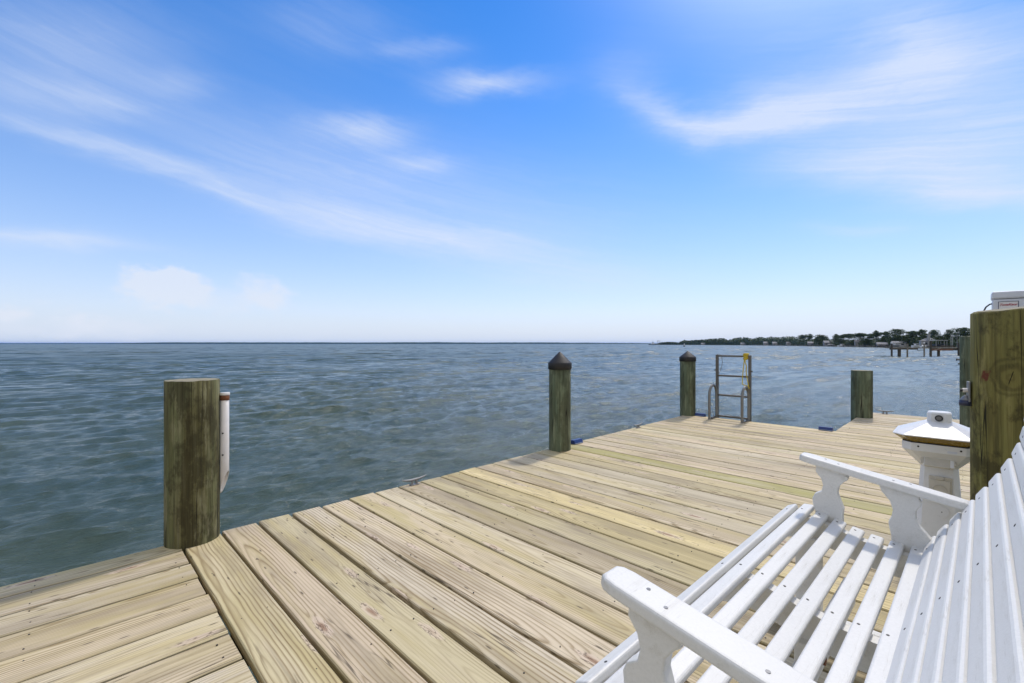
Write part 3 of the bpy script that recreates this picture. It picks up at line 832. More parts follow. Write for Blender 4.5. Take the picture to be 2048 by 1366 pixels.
g.tube([(HW - 0.045, 0.0, 0.90), (HW - 0.052, -0.01, 0.84), (HW - 0.036, 0.0, 0.78), (HW - 0.040, 0.0, 0.70), (HW - 0.030, -0.002, 0.62), (HW - 0.012, -0.01, 0.54), (HW + 0.002, -0.02, 0.46), (HW - 0.02, -0.035, 0.43), (HW - 0.035, -0.05, 0.448)], 0.0062, 6)
g.tube([(HW - 0.03, -0.142, 0.520), (HW + 0.01, -0.10, 0.505), (HW + 0.022, -0.05, 0.47), (HW + 0.0, -0.03, 0.44), (HW - 0.03, -0.05, 0.45)], 0.0062, 6)
g.build('strand', M['yellow'], rp)
g = G()
g.tube([(-HW + 0.005, 0.003, 0.925), (-HW + 0.02, -0.005, 0.945), (-HW + 0.05, -0.005, 0.945), (-HW + 0.075, 0.0, 0.90), (-HW + 0.088, 0.0, 0.83), (-HW + 0.075, 0.0, 0.75), (-HW + 0.045, 0.0, 0.68), (-HW + 0.018, 0.0, 0.62)], 0.0032, 6)
tag(g.build('thin_cord', M['cord'], None, dk(-2.44, 6.95, 0), DOCK_ROT), 'thin grey cord looped from the ladder top down its left rail', 'cord')
g = G()
g.tube([(-HW - 0.05, -0.26, 0.13), (-HW - 0.042, -0.265, 0.09), (-HW - 0.02, -0.30, 0.075), (-HW + 0.02, -0.305, 0.09), (-HW + 0.05, -0.27, 0.12), (-HW + 0.055, -0.24, 0.08), (-HW + 0.04, -0.22, 0.03), (-HW + 0.10, -0.1, 0.022), (-HW + 0.16, 0.0, 0.06), (-HW + 0.24, -0.01, 0.042), (-HW + 0.34, -0.01, 0.045)], 0.0032, 6)
tag(g.build('thin_cord', M['cord'], None, dk(-2.44, 6.95, 0), DOCK_ROT), 'thin grey cord tangled round the foot of the left ladder handle', 'cord')

# ------------------------------------------------------------------ power pedestal
ped = thing('power_pedestal', 'white lighthouse-shaped dock power pedestal with amber band behind the bench', 'power pedestal', (2.262, 2.395, 0), DOCK_ROT)
def oct_ring(h, c, z):
    return [(-h, -h + c, z), (-h + c, -h, z), (h - c, -h, z), (h, -h + c, z), (h, h - c, z), (h - c, h, z), (-h + c, h, z), (-h, h - c, z)]
def octs(rings, name, m, cap0=True, cap1=True):
    g = G(); vs = []; fs = []
    for h, c, z in rings:
        vs += oct_ring(h, c, z)
    for i in range(len(rings) - 1):
        for k in range(8):
            k2 = (k + 1) % 8
            fs.append((i * 8 + k, i * 8 + k2, (i + 1) * 8 + k2, (i + 1) * 8 + k))
    if cap0: fs.append(tuple(reversed(range(8))))
    if cap1: fs.append(tuple(range(len(vs) - 8, len(vs))))
    g.add(vs, fs)
    return g.build(name, m, ped)
octs([(0.105, 0.028, 0.0), (0.105, 0.028, 0.02), (0.098, 0.026, 0.022), (0.071, 0.017, 0.462)], 'column', M['ped'])
head = octs([(0.072, 0.018, 0.460), (0.142, 0.040, 0.545), (0.142, 0.040, 0.584)], 'head', M['ped'])
octs([(0.140, 0.040, 0.5842), (0.140, 0.040, 0.590)], 'gasket', M['black'])
octs([(0.138, 0.040, 0.5902), (0.176, 0.046, 0.622)], 'amber_band', M['amber'])
octs([(0.178, 0.046, 0.6222), (0.178, 0.046, 0.627), (0.052, 0.020, 0.690)], 'roof', M['ped'])
octs([(0.047, 0.017, 0.688), (0.047, 0.017, 0.733), (0.042, 0.015, 0.740), (0.02, 0.007, 0.743)], 'cupola', M['ped'])
g = G(); g.tube([(0.0, -0.046, 0.711), (0.0, -0.052, 0.711)], 0.0160, 24)
pc = g.build('photocell_ring', M['black'], ped)
g = G(); g.tube([(0.0, -0.0515, 0.711), (0.0, -0.0535, 0.711)], 0.0105, 24)
g.build('lens', M['glass'], pc)
# upper outlet cover on the sloping head, lower one on the column
sl = Matrix.Rotation(-math.atan2(0.07, 0.085), 3, 'X')
g = G(); g.box((0.0, -0.110, 0.500), (0.118, 0.016, 0.070), rot=sl, bevel=0.004); 
cov = g.build('outlet_cover', M['ped'], ped)
g = G(); g.box((-0.004, -0.119, 0.494), (0.098, 0.014, 0.062), rot=sl, bevel=0.005); g.box((0.052, -0.117, 0.493), (0.028, 0.012, 0.022), rot=sl, bevel=0.003); g.box((-0.06, -0.115, 0.50), (0.012, 0.012, 0.05), rot=sl, bevel=0.002)
fl = g.build('flap', M['beige'], cov)
g = G()
ell = [(0.034 * math.cos(a), 0.022 * math.sin(a)) for a in np.linspace(0, 6.283, 33)[:-1]]
Mx = Matrix.Translation((-0.006, -0.1255, 0.4895)) @ sl.to_4x4() @ Matrix.Rotation(R(90), 4, 'X')
g.tube([Mx @ Vector((x, y, 0.0)) for x, y in ell + ell[:2]], 0.0022, 6, caps=False)
g.build('rim', M['beige'], fl)
s2 = Matrix.Rotation(math.atan2(-0.027, 0.44), 3, 'X')
g = G(); g.box((0.006, -0.0835, 0.350), (0.088, 0.010, 0.128), rot=s2, bevel=0.003)
cov = g.build('outlet_cover', M['beige'], ped)
g = G(); g.box((0.004, -0.0910, 0.352), (0.080, 0.010, 0.092), rot=s2, bevel=0.003); g.box((0.004, -0.0900, 0.408), (0.034, 0.012, 0.018), rot=s2, bevel=0.003); g.box((0.004, -0.0975, 0.297), (0.030, 0.012, 0.022), rot=s2, bevel=0.003)
fl = g.build('flap', M['beige'], cov)
g = G()
circ = [(0.026 * math.cos(a), 0.026 * math.sin(a)) for a in np.linspace(0, 6.283, 33)[:-1]]
g.tube([(0.004 + x, -0.0965 + y * -0.0613, 0.348 + y) for x, y in circ + circ[:2]], 0.002, 6, caps=False)
g.build('rim', M['beige'], fl)
g = G()
g.tube([(0.012, -0.0855, 0.235), (0.012, -0.0885, 0.2352)], 0.028, 28)
kp = g.build('blank_plate', M['ped'], ped)
g = G(); g.tube([(0.012, -0.0880, 0.235), (0.012, -0.0895, 0.235)], 0.0025, 8)
g.build('screw', M['screw'], kp)
for x in (-0.075, 0.083):
    g = G(); g.tube([(x, -0.141, 0.568), (x, -0.1445, 0.568)], 0.0045, 10); g.build('screw', M['screw'], ped)
for x in (-0.046, 0.046):
    g = G(); g.tube([(x, -0.1205, 0.528), (x, -0.125, 0.525)], 0.0032, 8); g.build('screw', M['screw'], ped)
g = G(); g.box((0.052, -0.1425, 0.556), (0.036, 0.0012, 0.010))
g.build('rating_plate', M['box'], ped)

# ------------------------------------------------------------------ bench
BROT = DOCK_ROT - R(0.8)
bench = thing('glider_bench', 'white slatted bench with curved back and armrests, facing the bay', 'bench', dk(-0.25, 1.44, 0), BROT)
def bl(n): return n - 0.0105 + 0.25                  # across, from the dock's n to the bench's x
seat = [(-0.517, 0.431, 26), (-0.459, 0.447, 4), (-0.403, 0.440, -10), (-0.347, 0.426, -14), (-0.292, 0.411, -13), (-0.236, 0.400, -8), (-0.180, 0.395, -3), (-0.122, 0.394, 2)]
def slat_obj(name, c, length, w, th, tilt_deg, t0=0.0, bevel=0.0065):
    g = G(); g.box((0, 0, 0), (w, length, th), bevel=bevel, seg=3)
    o = g.build(name, M['white'], bench)
    o.location = (c[0], t0, c[1]); o.rotation_euler = (0, -R(tilt_deg), 0)
    return o
def slat_screw(a, b):
    g = G(); g.tube([a, b], 0.0036, 8); g.build('slat_screw', M['screw'], bench)
for i, (n, z, tl) in enumerate(seat):
    ln = 1.435 if i < 2 else 1.345
    w = 0.040
    th = 0.022
    tl = -tl if False else tl
    slat_obj('seat_slat', (bl(n), z - th / 2), ln, w, th, tl)
    for tt in (-0.635, -0.02, 0.635):
        a = R(tl)
        for ex in ((-0.006,) if i else (0.004,)):
            top = Vector((bl(n) + ex * math.cos(a) - math.sin(a) * th / 2, tt, z - th / 2 + ex * math.sin(a) + math.cos(a) * th / 2))
            slat_screw(top - Vector((-math.sin(a), 0, math.cos(a))) * 0.004, top + Vector((-math.sin(a), 0, math.cos(a))) * 0.0008)
back = [(-0.088, 0.412), (-0.058, 0.461), (-0.027, 0.510), (0.004, 0.560), (0.034, 0.610), (0.063, 0.660), (0.089, 0.712), (0.111, 0.765), (0.126, 0.820), (0.134, 0.876)]
for i, (n, z) in enumerate(back):
    a_, b2 = back[max(0, i - 1)], back[min(len(back) - 1, i + 1)]
    ang = math.degrees(math.atan2(b2[1] - a_[1], b2[0] - a_[0]))
    slat_obj('back_slat', (bl(n), z), 1.42, 0.050, 0.024, ang, bevel=0.0095)
    a = R(ang); nx = Vector((-math.sin(a), 0, math.cos(a)))
    for tt in (-0.60, -0.01, 0.60):
        top = Vector((bl(n), tt, z)) + nx * 0.012
        slat_screw(top - nx * 0.004, top + nx * 0.0008)
# contoured ribs under the seat and behind the back
def rib_poly():
    up = [(bl(n) - (0.012 if i == 0 else 0), z - 0.0225 - (0.006 if i == 0 else 0)) for i, (n, z, _) in enumerate(seat)]
    bk = []
    for i, (n, z) in enumerate(back):
        bk.append((bl(n) + 0.0125, z - 0.006))
    low = [(bl(n) + 0.060, z - 0.02) for n, z in back][::-1]
    und = [(bl(n), z - 0.105) for n, z, _ in seat][::-1]
    und[0] = (bl(-0.10), 0.30)
    return up + [(bl(-0.098), 0.372)] + bk + [(bl(0.165), 0.885)] + low[1:-2] + und
for tt in (-0.635, -0.02, 0.635):
    g = G()
    Mx = Matrix(((1, 0, 0, 0), (0, 0, -1, tt + 0.018), (0, 1, 0, 0), (0, 0, 0, 1)))
    g.prism(rib_poly(), 0.036, Mx)
    g.build('seat_rib', M['white'], bench)
# armrests
def arm(side):
    g = G(); w = 0.038
    n0, n1 = -0.482, 0.004
    L = n1 - n0
    out = []
    pts = [(0.0, -0.62), (0.012, -0.90), (0.036, -1.0), (L * 0.55, -1.0), (L * 0.93, -0.85), (L, -0.7), (L, 0.7), (L * 0.93, 0.85), (L * 0.55, 1.0), (0.036, 1.0), (0.012, 0.90), (0.0, 0.62)]
    poly = [(x, y * w) for x, y in pts]
    th = 0.027
    slope = math.atan2(0.577 - 0.659, L)
    Mx = Matrix.Translation((bl(n0), 0.6825 * side, 0.659 - th)) @ Matrix.Rotation(-slope, 4, 'Y')
    g.prism(poly, th, Mx, 0.007, 3)
    o = g.build('armrest', M['white'], bench)
    g = G()
    for xx in (0.080, 0.125, 0.29, 0.335):
        pz = Mx @ Vector((xx, 0.010 * (1 if xx < 0.1 or xx > 0.3 else -1), th))
        g = G(); g.tube([pz - Vector((0, 0, 0.003)), pz + Vector((0, 0, 0.0006))], 0.0042, 8)
        g.build('screw', M['galv'], o)
    # scroll-cut supports
    zt = lambda n: 0.659 - th + (n - n0) * math.tan(slope) - 0.001
    front = [(-0.425, zt(-0.425)), (-0.427, 0.595), (-0.408, 0.570), (-0.402, 0.545), (-0.408, 0.522), (-0.430, 0.507), (-0.438, 0.488), (-0.436, 0.465), (-0.428, 0.44), (-0.425, 0.36), (-0.335, 0.34),
             (-0.340, 0.44), (-0.337, 0.470), (-0.348, 0.498), (-0.356, 0.525), (-0.352, 0.550), (-0.336, 0.572), (-0.326, 0.580), (-0.322, 0.592), (-0.330, 0.597), (-0.322, zt(-0.322))]
    rear = [(-0.232, zt(-0.232)), (-0.224, 0.565), (-0.200, 0.535), (-0.192, 0.505), (-0.196, 0.480), (-0.204, 0.462), (-0.203, 0.445), (-0.196, 0.41), (-0.196, 0.34), (-0.095, 0.31),
            (-0.088, 0.385), (-0.092, 0.43), (-0.118, 0.462), (-0.130, 0.490), (-0.130, 0.516), (-0.118, 0.535), (-0.116, 0.548), (-0.122, 0.560), (-0.122, zt(-0.122))]
    for poly in (front, rear):
        g = G()
        Mx2 = Matrix(((1, 0, 0, 0), (0, 0, -1, 0.675 * side + 0.016 + (0.008 if side > 0 else -0.008)), (0, 1, 0, 0), (0, 0, 0, 1)))
        g.prism([(bl(n), z) for n, z in poly], 0.032, Mx2, 0.004, 2)
        g.build('arm_support', M['white'], bench)
arm(1); arm(-1)
# base
for s in (-1, 1):
    for n, zt_ in ((-0.43, 0.36), (-0.10, 0.34)):
        g = G(); g.box((bl(n), s * 0.585, zt_ / 2), (0.085, 0.034, zt_), bevel=0.004)
        g.build('leg', M['white'], bench)
    g = G(); g.box((bl(-0.25), s * 0.5495, 0.06), (0.62, 0.034, 0.085), bevel=0.004)
    g.build('base_rail', M['white'], bench)
    for n, z in ((-0.43, 0.29), (-0.10, 0.27), (-0.43, 0.06), (-0.10, 0.06)):
        g = G(); g.tube([(bl(n), s * 0.53 , z), (bl(n), s * 0.61, z)], 0.011, 10)
        g.build('bolt', M['rust'], bench)
g = G(); g.box((bl(-0.30), 0, 0.215), (0.034, 1.13, 0.085), bevel=0.004)
g.build('stretcher', M['white'], bench)
g = G(); g.box((bl(-0.30) + 0.0, -0.02, 0.285), (0.0335, 0.09, 0.055), bevel=0.004); g.build('centre_block', M['white'], bench)
g = G(); g.tube([(bl(-0.30) - 0.03, 0.06, 0.22), (bl(-0.30) + 0.03, 0.06, 0.22)], 0.012, 12); g.build('bolt', M['rust'], bench)

# ------------------------------------------------------------------ fittings at the tall olive piling
u = Vector((-0.80, 0.60, 0)).normalized()
root = thing('piling_bracket', 'small metal bracket with navy collar on the left side of the knotted piling', 'bracket', PILE_R + u * 0.128, math.atan2(u.y, u.x))
g = G(); g.box((0.008, 0, 0.885), (0.006, 0.05, 0.090), bevel=0.001)
g.build('back_plate', M['galv'], root)
g = G(); g.tube([(0.009, 0, 0.890), (0.027, 0, 0.890)], 0.0095, 12)
nb = g.build('nipple', M['pvc'], root)
g = G(); g.tube([(0.027, 0, 0.889), (0.036, 0, 0.889)], 0.007, 10); g.build('knob', M['black'], nb)
g = G(); g.lathe([(0.004, 0.868), (0.010, 0.862), (0.019, 0.850), (0.0205, 0.846), (0.018, 0.844)], (0.017, 0, 0), 20); g.build('shade', M['galv'], root)
g = G(); g.lathe([(0.019, 0.822), (0.0228, 0.822), (0.0215, 0.8455), (0.019, 0.8455)], (0.017, 0, 0), 24); g.build('collar', M['navy'], root)

box = thing('lift_motor_box', 'pale grey boat-lift box with red lettered sticker behind the tall olive piling', 'control box', (2.495, 2.35, 0), DOCK_ROT)
g = G(); g.box((0.15, 0.078, 1.217), (0.30, 0.15, 0.226), bevel=0.006); b1 = g.build('case', M['box'], box)
g = G(); g.box((0.15, 0.076, 1.3505), (0.306, 0.160, 0.038), bevel=0.008); g.build('lid', M['box'], box)
g = G(); g.box((0.056, 0.0024, 1.2895), (0.071, 0.0012, 0.056)); stk = g.build('sticker', M['sticker'], box)
for c_, s_ in (((0.056, 0.0012, 1.3163), (0.071, 0.0012, 0.0024)), ((0.0217, 0.0012, 1.2895), (0.0024, 0.0012, 0.0512)), ((0.0903, 0.0012, 1.2895), (0.0024, 0.0012, 0.0512)), ((0.056, 0.0012, 1.2627), (0.071, 0.0012, 0.0024))):
    g = G(); g.box(c_, s_); g.build('border', M['sticker_blue'], stk)
fc = bpy.data.curves.new('lettering', 'FONT'); fc.body = 'TonsKaor'; fc.size = 0.0152; fc.shear = 0.35; fc.align_x = 'CENTER'; fc.align_y = 'CENTER'; fc.extrude = 0.0005; fc.offset = 0.0004
fo = bpy.data.objects.new('lettering', fc); COL.objects.link(fo)
bpy.context.view_layer.update()
me = bpy.data.meshes.new_from_object(fo.evaluated_get(bpy.context.evaluated_depsgraph_get()))
COL.objects.unlink(fo); bpy.data.objects.remove(fo)
me.materials.clear(); me.materials.append(M['sticker_red'])
lo = bpy.data.objects.new('lettering', me); COL.objects.link(lo); lo.parent = stk
lo.location = (0.055, 0.0011, 1.300); lo.rotation_euler = (R(90), 0, 0)
g = G(); g.tube([(0.004, 0.06, 1.312), (-0.008, 0.06, 1.309), (-0.022, 0.06, 1.295), (-0.032, 0.06, 1.27), (-0.036, 0.06, 1.22), (-0.03, 0.06, 1.0), (0.08, 0.07, 0.8)], 0.0035, 8)
g.build('cable', M['black'], box)
g = G(); g.box((0.15, 0.085, -0.847), (0.10, 0.10, 3.9), bevel=0.004)
g.build('mount_post', M['alu'], box)

#FAR#
# ------------------------------------------------------------------ far shores
def foliage_mat(name, lo, hi):
    m, nt, b = mat(name, rough=0.7, spec=0.2)
    f = nt.noise(obj_co(nt), 0.55, 4, 0.6)
    f2 = nt.noise(obj_co(nt), 3.0, 2, 0.5)
    c = nt.ramp(nt.m('ADD', nt.m('MULTIPLY', f, 0.7), nt.m('MULTIPLY', f2, 0.3)), [(0.32, lo), (0.68, hi)])
    nt.put(b.inputs['Base Color'], c)
    return m
M['pine'] = foliage_mat('pine_needles', (0.045, 0.068, 0.028), (0.105, 0.135, 0.050))
M['leafy'] = foliage_mat('shrub_leaves', (0.036, 0.056, 0.014), (0.085, 0.110, 0.030))
M['wood_far'] = foliage_mat('mixed_woodland', (0.044, 0.064, 0.028), (0.098, 0.126, 0.048))
M['bark'] = speckled('pine_bark', (0.09, 0.075, 0.06), 0.9, var=0.3, scale=3)
M['bank'] = speckled('shore_bank', (0.05, 0.056, 0.03), 0.9, var=0.4, scale=0.3, dirt=(0.08, 0.07, 0.05), dscale=0.08)
M['house_white'] = speckled('white_siding', (0.38, 0.37, 0.36), 0.6, var=0.05, scale=1)
M['house_grey'] = speckled('grey_siding', (0.24, 0.24, 0.245), 0.7, var=0.08, scale=1)
M['roof'] = speckled('grey_shingle', (0.24, 0.24, 0.25), 0.85, var=0.2, scale=2)
M['roof_dark'] = speckled('dark_shingle', (0.11, 0.11, 0.12), 0.85, var=0.2, scale=2)
M['pane'] = speckled('window_glass', (0.03, 0.035, 0.04), 0.1, var=0.1)
M['dock_far'] = speckled('weathered_dock_timber', (0.21, 0.185, 0.15), 0.85, var=0.35, scale=2)
M['dock_dark'] = speckled('wet_piling_timber', (0.075, 0.064, 0.05), 0.85, var=0.35, scale=2)
M['dock_red'] = speckled('reddish_board', (0.16, 0.075, 0.045), 0.85, var=0.3, scale=2)
M['hull'] = speckled('white_hull', (0.68, 0.68, 0.69), 0.3, var=0.04, scale=1)
M['hull_dark'] = speckled('dark_hull', (0.025, 0.026, 0.03), 0.45, var=0.2, scale=1)
M['canvas'] = speckled('tan_canvas', (0.45, 0.43, 0.38), 0.8, var=0.1, scale=1)

def interp(x, table):
    xs = [a for a, _ in table]; ys = [b for _, b in table]
    return float(np.interp(x, xs, ys))
SHORE = [(1280, 1150), (1320, 960), (1480, 690), (1560, 540), (1640, 405), (1720, 320), (1780, 270), (1860, 235), (1940, 205), (2100, 160), (2500, 110)]
def shore_d(px): return interp(px, SHORE)

# low land under the trees
g = G(); vs = []; fs = []; pxs = list(range(1296, 2500, 12)); rows = [(0, WATER - 1.5), (1.0, WATER + 0.25), (6, WATER + 0.7), (40, WATER + 1.1), (500, WATER + 1.6)]
for px in pxs:
    d0 = shore_d(px) + 3 * mnoise.noise((px * 0.05, 0, 0))
    for off, z in rows:
        # away from the water, square to the shore
        vs.append((((px - CX) / F) * d0 + off * 0.75, d0 + off * 0.66, z))
nr = len(rows)
for i in range(len(pxs) - 1):
    for j in range(nr - 1):
        fs.append((i * nr + j, (i + 1) * nr + j, (i + 1) * nr + j + 1, i * nr + j + 1))
g.add(vs, fs, True)
tag(g.build('terrain', M['bank']), kind='structure')

def ridge(pts, depth, thick, name, seed, rough):
    g = G(); vs = []; fs = []
    x0, x1 = pts[0][0], pts[-1][0]; n = int((x1 - x0) / 2.0)
    for i in range(n + 1):
        px = x0 + (x1 - x0) * i / n
        zt = H - (interp(px, pts) - CY) / F * depth
        X = (px - CX) / F * depth
        zt += rough * (mnoise.noise((X * 0.006, seed, 0)) + 0.6 * mnoise.noise((X * 0.02, seed, 3)))
        zt = max(zt, WATER + 0.5)
        for off, z in ((0, WATER - 2), (6, WATER + (zt - WATER) * 0.6), (thick * 0.3, zt), (thick * 0.65, zt * 0.94), (thick, WATER - 2)):
            vs.append((X, depth + off, z + (rough * 0.5 * mnoise.noise((X * 0.03, off * 0.03, seed)) if z > 0 else 0)))
    for i in range(n):
        for j in range(4):
            fs.append((i * 5 + j, (i + 1) * 5 + j, (i + 1) * 5 + j + 1, i * 5 + j + 1))
    g.add(vs, fs, False)
    tag(g.build(name, M['wood_far']), kind='structure')
ridge([(-260, 686.2), (0, 686.2), (120, 686.0), (200, 685.8), (290, 685.8), (380, 687.2)], 6200, 500, 'hills', 3, 3.0)
ridge([(215, 687.6), (260, 685.2), (330, 684.3), (520, 684.5), (640, 684.4), (700, 684.9), (770, 684.3), (880, 684.0), (960, 684.9), (1080, 684.4), (1180, 685.4), (1290, 685.9), (1345, 687.8)], 4300, 400, 'hills', 8, 2.2)

def leaves(g, c, rad, n, size, r):
    c = Vector(c)
    for _ in range(n):
        while True:
            p = Vector((r.uniform(-1, 1), r.uniform(-1, 1), r.uniform(-1, 1)))
            if 0.25 < p.length < 1: break
        p = Vector((p.x * rad[0], p.y * rad[1], p.z * rad[2])) + c
        a = Vector((r.gauss(0, 1), r.gauss(0, 1), r.gauss(0, 1))).normalized()
        b = a.orthogonal().normalized(); q = a.cross(b)
        s1 = size * r.uniform(0.6, 1.3); s2 = s1 * r.uniform(0.45, 0.9)
        g.add([p - b * s1 - q * s2 * .3, p + q * s2, p + b * s1 + q * s2 * .2, p - q * s2], [(0, 1, 2, 3)])

def pine(px, ytop, wpx, style, label, back=6, lean=0.0, seed=1, m='pine', name='pine_tree', low=0.42):
    r = random.Random(seed)
    d0 = shore_d(px) + back
    base = far(px, d0, z=WATER + 0.8)
    hgt = (H - (ytop - CY) / F * d0) - base.z
    wid = wpx / F * d0 / 2
    root = thing(name, label, 'tree', base, 0.0, 'trees along the far right shore')
    tr = G(); cr = G()
    top = Vector((lean * wid, 0, hgt * 0.93))
    path = [Vector((0, 0, -0.6)), Vector((lean * wid * 0.15, 0, hgt * 0.35)), Vector((lean * wid * 0.5, 0, hgt * 0.68)), top]
    tr.tube(path, [0.035 * hgt * 0.75, 0.027 * hgt * 0.75, 0.017 * hgt * 0.75, 0.05], 7)
    nb = 22 if style != 'bush' else 14
    for k in range(nb):
        f = r.uniform(low, 0.97) if style != 'flat' else (low + (0.97 - low) * math.sqrt(r.random()))
        if style == 'round':
            rad = wid * (0.30 + 0.70 * math.sin(math.pi * min(1, max(0.06, (f - low + 0.1) / (1.06 - low))))) 
        elif style == 'flat':
            rad = wid * (0.45 + 0.55 * (f - low) / (1 - low))
        elif style == 'flag':
            rad = wid * 0.62
        else:
            rad = wid * (1.05 - 0.55 * f)
        a = r.uniform(0, 6.283); q = rad * r.uniform(0.25, 0.85)
        cx = lean * wid * f + math.cos(a) * q + (wid * 0.45 * f if style == 'flag' and r.random() < 0.6 else 0); cy = math.sin(a) * q
        cz = hgt * f - hgt * 0.06
        s = wid * r.uniform(0.30, 0.52)
        leaves(cr, (cx, cy, cz), (s * 1.25, s * 1.25, s * (0.50 if style in ('flat', 'flag') else 0.75)), 170, max(0.14, s * 0.125), r)
        st = path[1] + (path[3] - path[1]) * max(0, min(1, (f - 0.42) / 0.6))
        tr.tube([st, (st + Vector((cx, cy, cz))) / 2 + Vector((0, 0, -0.1)), Vector((cx, cy, cz))], [0.010 * hgt, 0.007 * hgt, 0.03], 5, caps=False)
    leaves(cr, (lean * wid, 0, hgt * 0.94), (wid * 0.34, wid * 0.34, hgt * 0.07), 120, max(0.16, wid * 0.07), r)
    tr.build('trunk', M['bark'], root)
    cr.build('crown', M[m], root, fix=False)

trees = [
    (1606, 669.5, 17, 'flat', 'left of a twin pair of spreading pines, just right of the ladder', 14, -0.2),
    (1618, 667.5, 16, 'flat', 'right and taller of a twin pair of spreading pines, just right of the ladder', 12, 0.15),
    (1641, 670.5, 26, 'round', 'broad low dark pine standing above the small grey docks', 12, 0.1),
    (1669, 668.0, 17, 'flag', 'wind-swept pine leaning right with a gap of sky to its right', 10, 0.35),
    (1684, 670.0, 20, 'round', 'bushy dark pine left of a flat-topped pine', 10, 0.0),
    (1698, 667.5, 22, 'flat', 'flat-topped pine just left of the widest gap in the tree line', 10, 0.0),
    (1724, 666.0, 24, 'flat', 'open pine whose bare branch reaches left into the sky gap', 10, -0.35),
    (1741, 667.0, 17, 'flat', 'thin spreading pine beside the pine with the reaching branch', 12, 0.0),
    (1753, 661.0, 22, 'flat', 'tall umbrella pine right of the spreading pines, trunk showing', 10, -0.1),
    (1771, 662.5, 20, 'flat', 'umbrella pine with sky holes in its crown, left of the big round tree', 12, 0.1),
    (1794, 658.5, 36, 'round', 'largest dark rounded tree, above the left end of the old pier', 9, 0.0),
    (1823, 662.0, 28, 'flat', 'wide flat-crowned pine right of the largest rounded tree', 12, 0.15),
    (1839, 658.5, 20, 'flag', 'tall pine with pointed crown leaning right, left of the white house', 12, 0.25),
    (1867, 660.0, 25, 'round', 'rounded pine rising behind the roof of the white house', 26, 0.0),
    (1892, 658.8, 22, 'flag', 'pine leaning right in front of the pale boat masts', 12, 0.35),
    (1911, 665.5, 18, 'round', 'small dark tree between the boat masts and the tall piling', 14, 0.0),
    (1930, 655.0, 32, 'flat', 'tall spreading pine half hidden behind the tall piling', 10, -0.1),
    (1960, 652.0, 34, 'round', 'dark pine behind the tall pilings at the right', 10, 0.0),
]
for i, (px, y, w, stl, lab, back, lean) in enumerate(trees):
    pine(px, y, w, stl, lab, back, lean, seed=40 + i, low=0.34 if stl == 'round' else 0.48)
for i, (px, y, w, lab) in enumerate([(1812, 673, 26, 'light green bushy tree under the flat-crowned pine'), (1852, 667.5, 26, 'mid green leafy tree close behind the white house, at its left'),
                                     (1881, 672.0, 30, 'light green leafy tree behind the pale boat canopy'), (1768, 674, 26, 'light green leafy tree under the umbrella pines'),
                                     (1735, 678, 24, 'low green leafy tree right of the small pale cottage'), (1708, 679, 16, 'low leafy tree below the widest gap in the tree line')]):
    pine(px, y, w, 'bush', lab, 8, 0.0, seed=80 + i, m='leafy', name='leafy_tree', low=0.25)

# wood beyond the reach of counting, and undergrowth below the single trees
g = G(); r = random.Random(5)
prof = [(1316, 686.5), (1324, 684.5), (1335, 683.6), (1346, 683.5), (1357, 685), (1368, 679.5), (1376, 681), (1388, 680), (1400, 679.2), (1412, 678.4), (1422, 677), (1436, 676.5), (1447, 675.6), (1456, 680.2), (1466, 676.4), (1478, 674.2), (1486, 673.6), (1497, 674.6), (1506, 677),
        (1516, 673.6), (1524, 673.4), (1531, 675.5), (1541, 672.8), (1551, 674), (1563, 674.6), (1570, 671.4), (1577, 672), (1589, 673), (1600, 675), (1612, 677), (1640, 678), (1700, 679), (1760, 677), (1800, 672), (1860, 673), (1900, 674), (1960, 668), (2100, 660)]
def wood_top(px, d0):
    return H - (interp(px, prof) + 0.9 * mnoise.noise((px * 0.16, 0, 0)) - CY) / F * d0
vs = []; fs = []; xs_ = [1316 + 2 * i for i in range(340)]
for px in xs_:
    for j, (back, f) in enumerate(((9, 0.0), (9.5, 0.45), (13, 0.74), (24, 0.84), (44, 0.80), (60, 0.0))):
        d0 = shore_d(px) + back
        zt = wood_top(px, d0); bmp = 1.6 * mnoise.noise((px * 0.33, back * 0.2, 2.0)) if 0 < f else 0
        if px > 1600: f *= 1.0
        z = WATER + 0.3 + max(0, (zt - WATER - 0.6) * f + bmp)
        p = far(px + (2.2 * mnoise.noise((px, back, 0.5))), d0 + 1.5 * mnoise.noise((px * 0.4, back, 7)), z=z)
        vs.append(p)
for i in range(len(xs_) - 1):
    for j in range(5):
        fs.append((i * 6 + j, (i + 1) * 6 + j, (i + 1) * 6 + j + 1, i * 6 + j + 1))
g.add(vs, fs)
for k in range(21000):
    px = 1314 + 690 * r.random() ** 1.1
    d0 = shore_d(px) + 7 + 36 * r.random() ** 1.6
    zt = wood_top(px, d0)
    f = 1 - r.random() ** 0.9
    z = WATER + 0.6 + (zt - WATER - 0.6) * f
    s = d0 / F * (0.8 + 0.7 * r.random())
    p = far(px, d0, z=z - s * 0.4)
    a = Vector((r.gauss(0, 1), r.gauss(0, 1), r.gauss(0, 1))).normalized(); b = a.orthogonal().normalized(); q = a.cross(b)
    g.add([p - b * s, p + q * s * 0.7, p + b * s, p - q * s * 0.7], [(0, 1, 2, 3)])
tag(g.build('woodland', M['wood_far'], fix=False), 'dark distant woodland and undergrowth along the low far shore', 'woodland', kind='stuff')

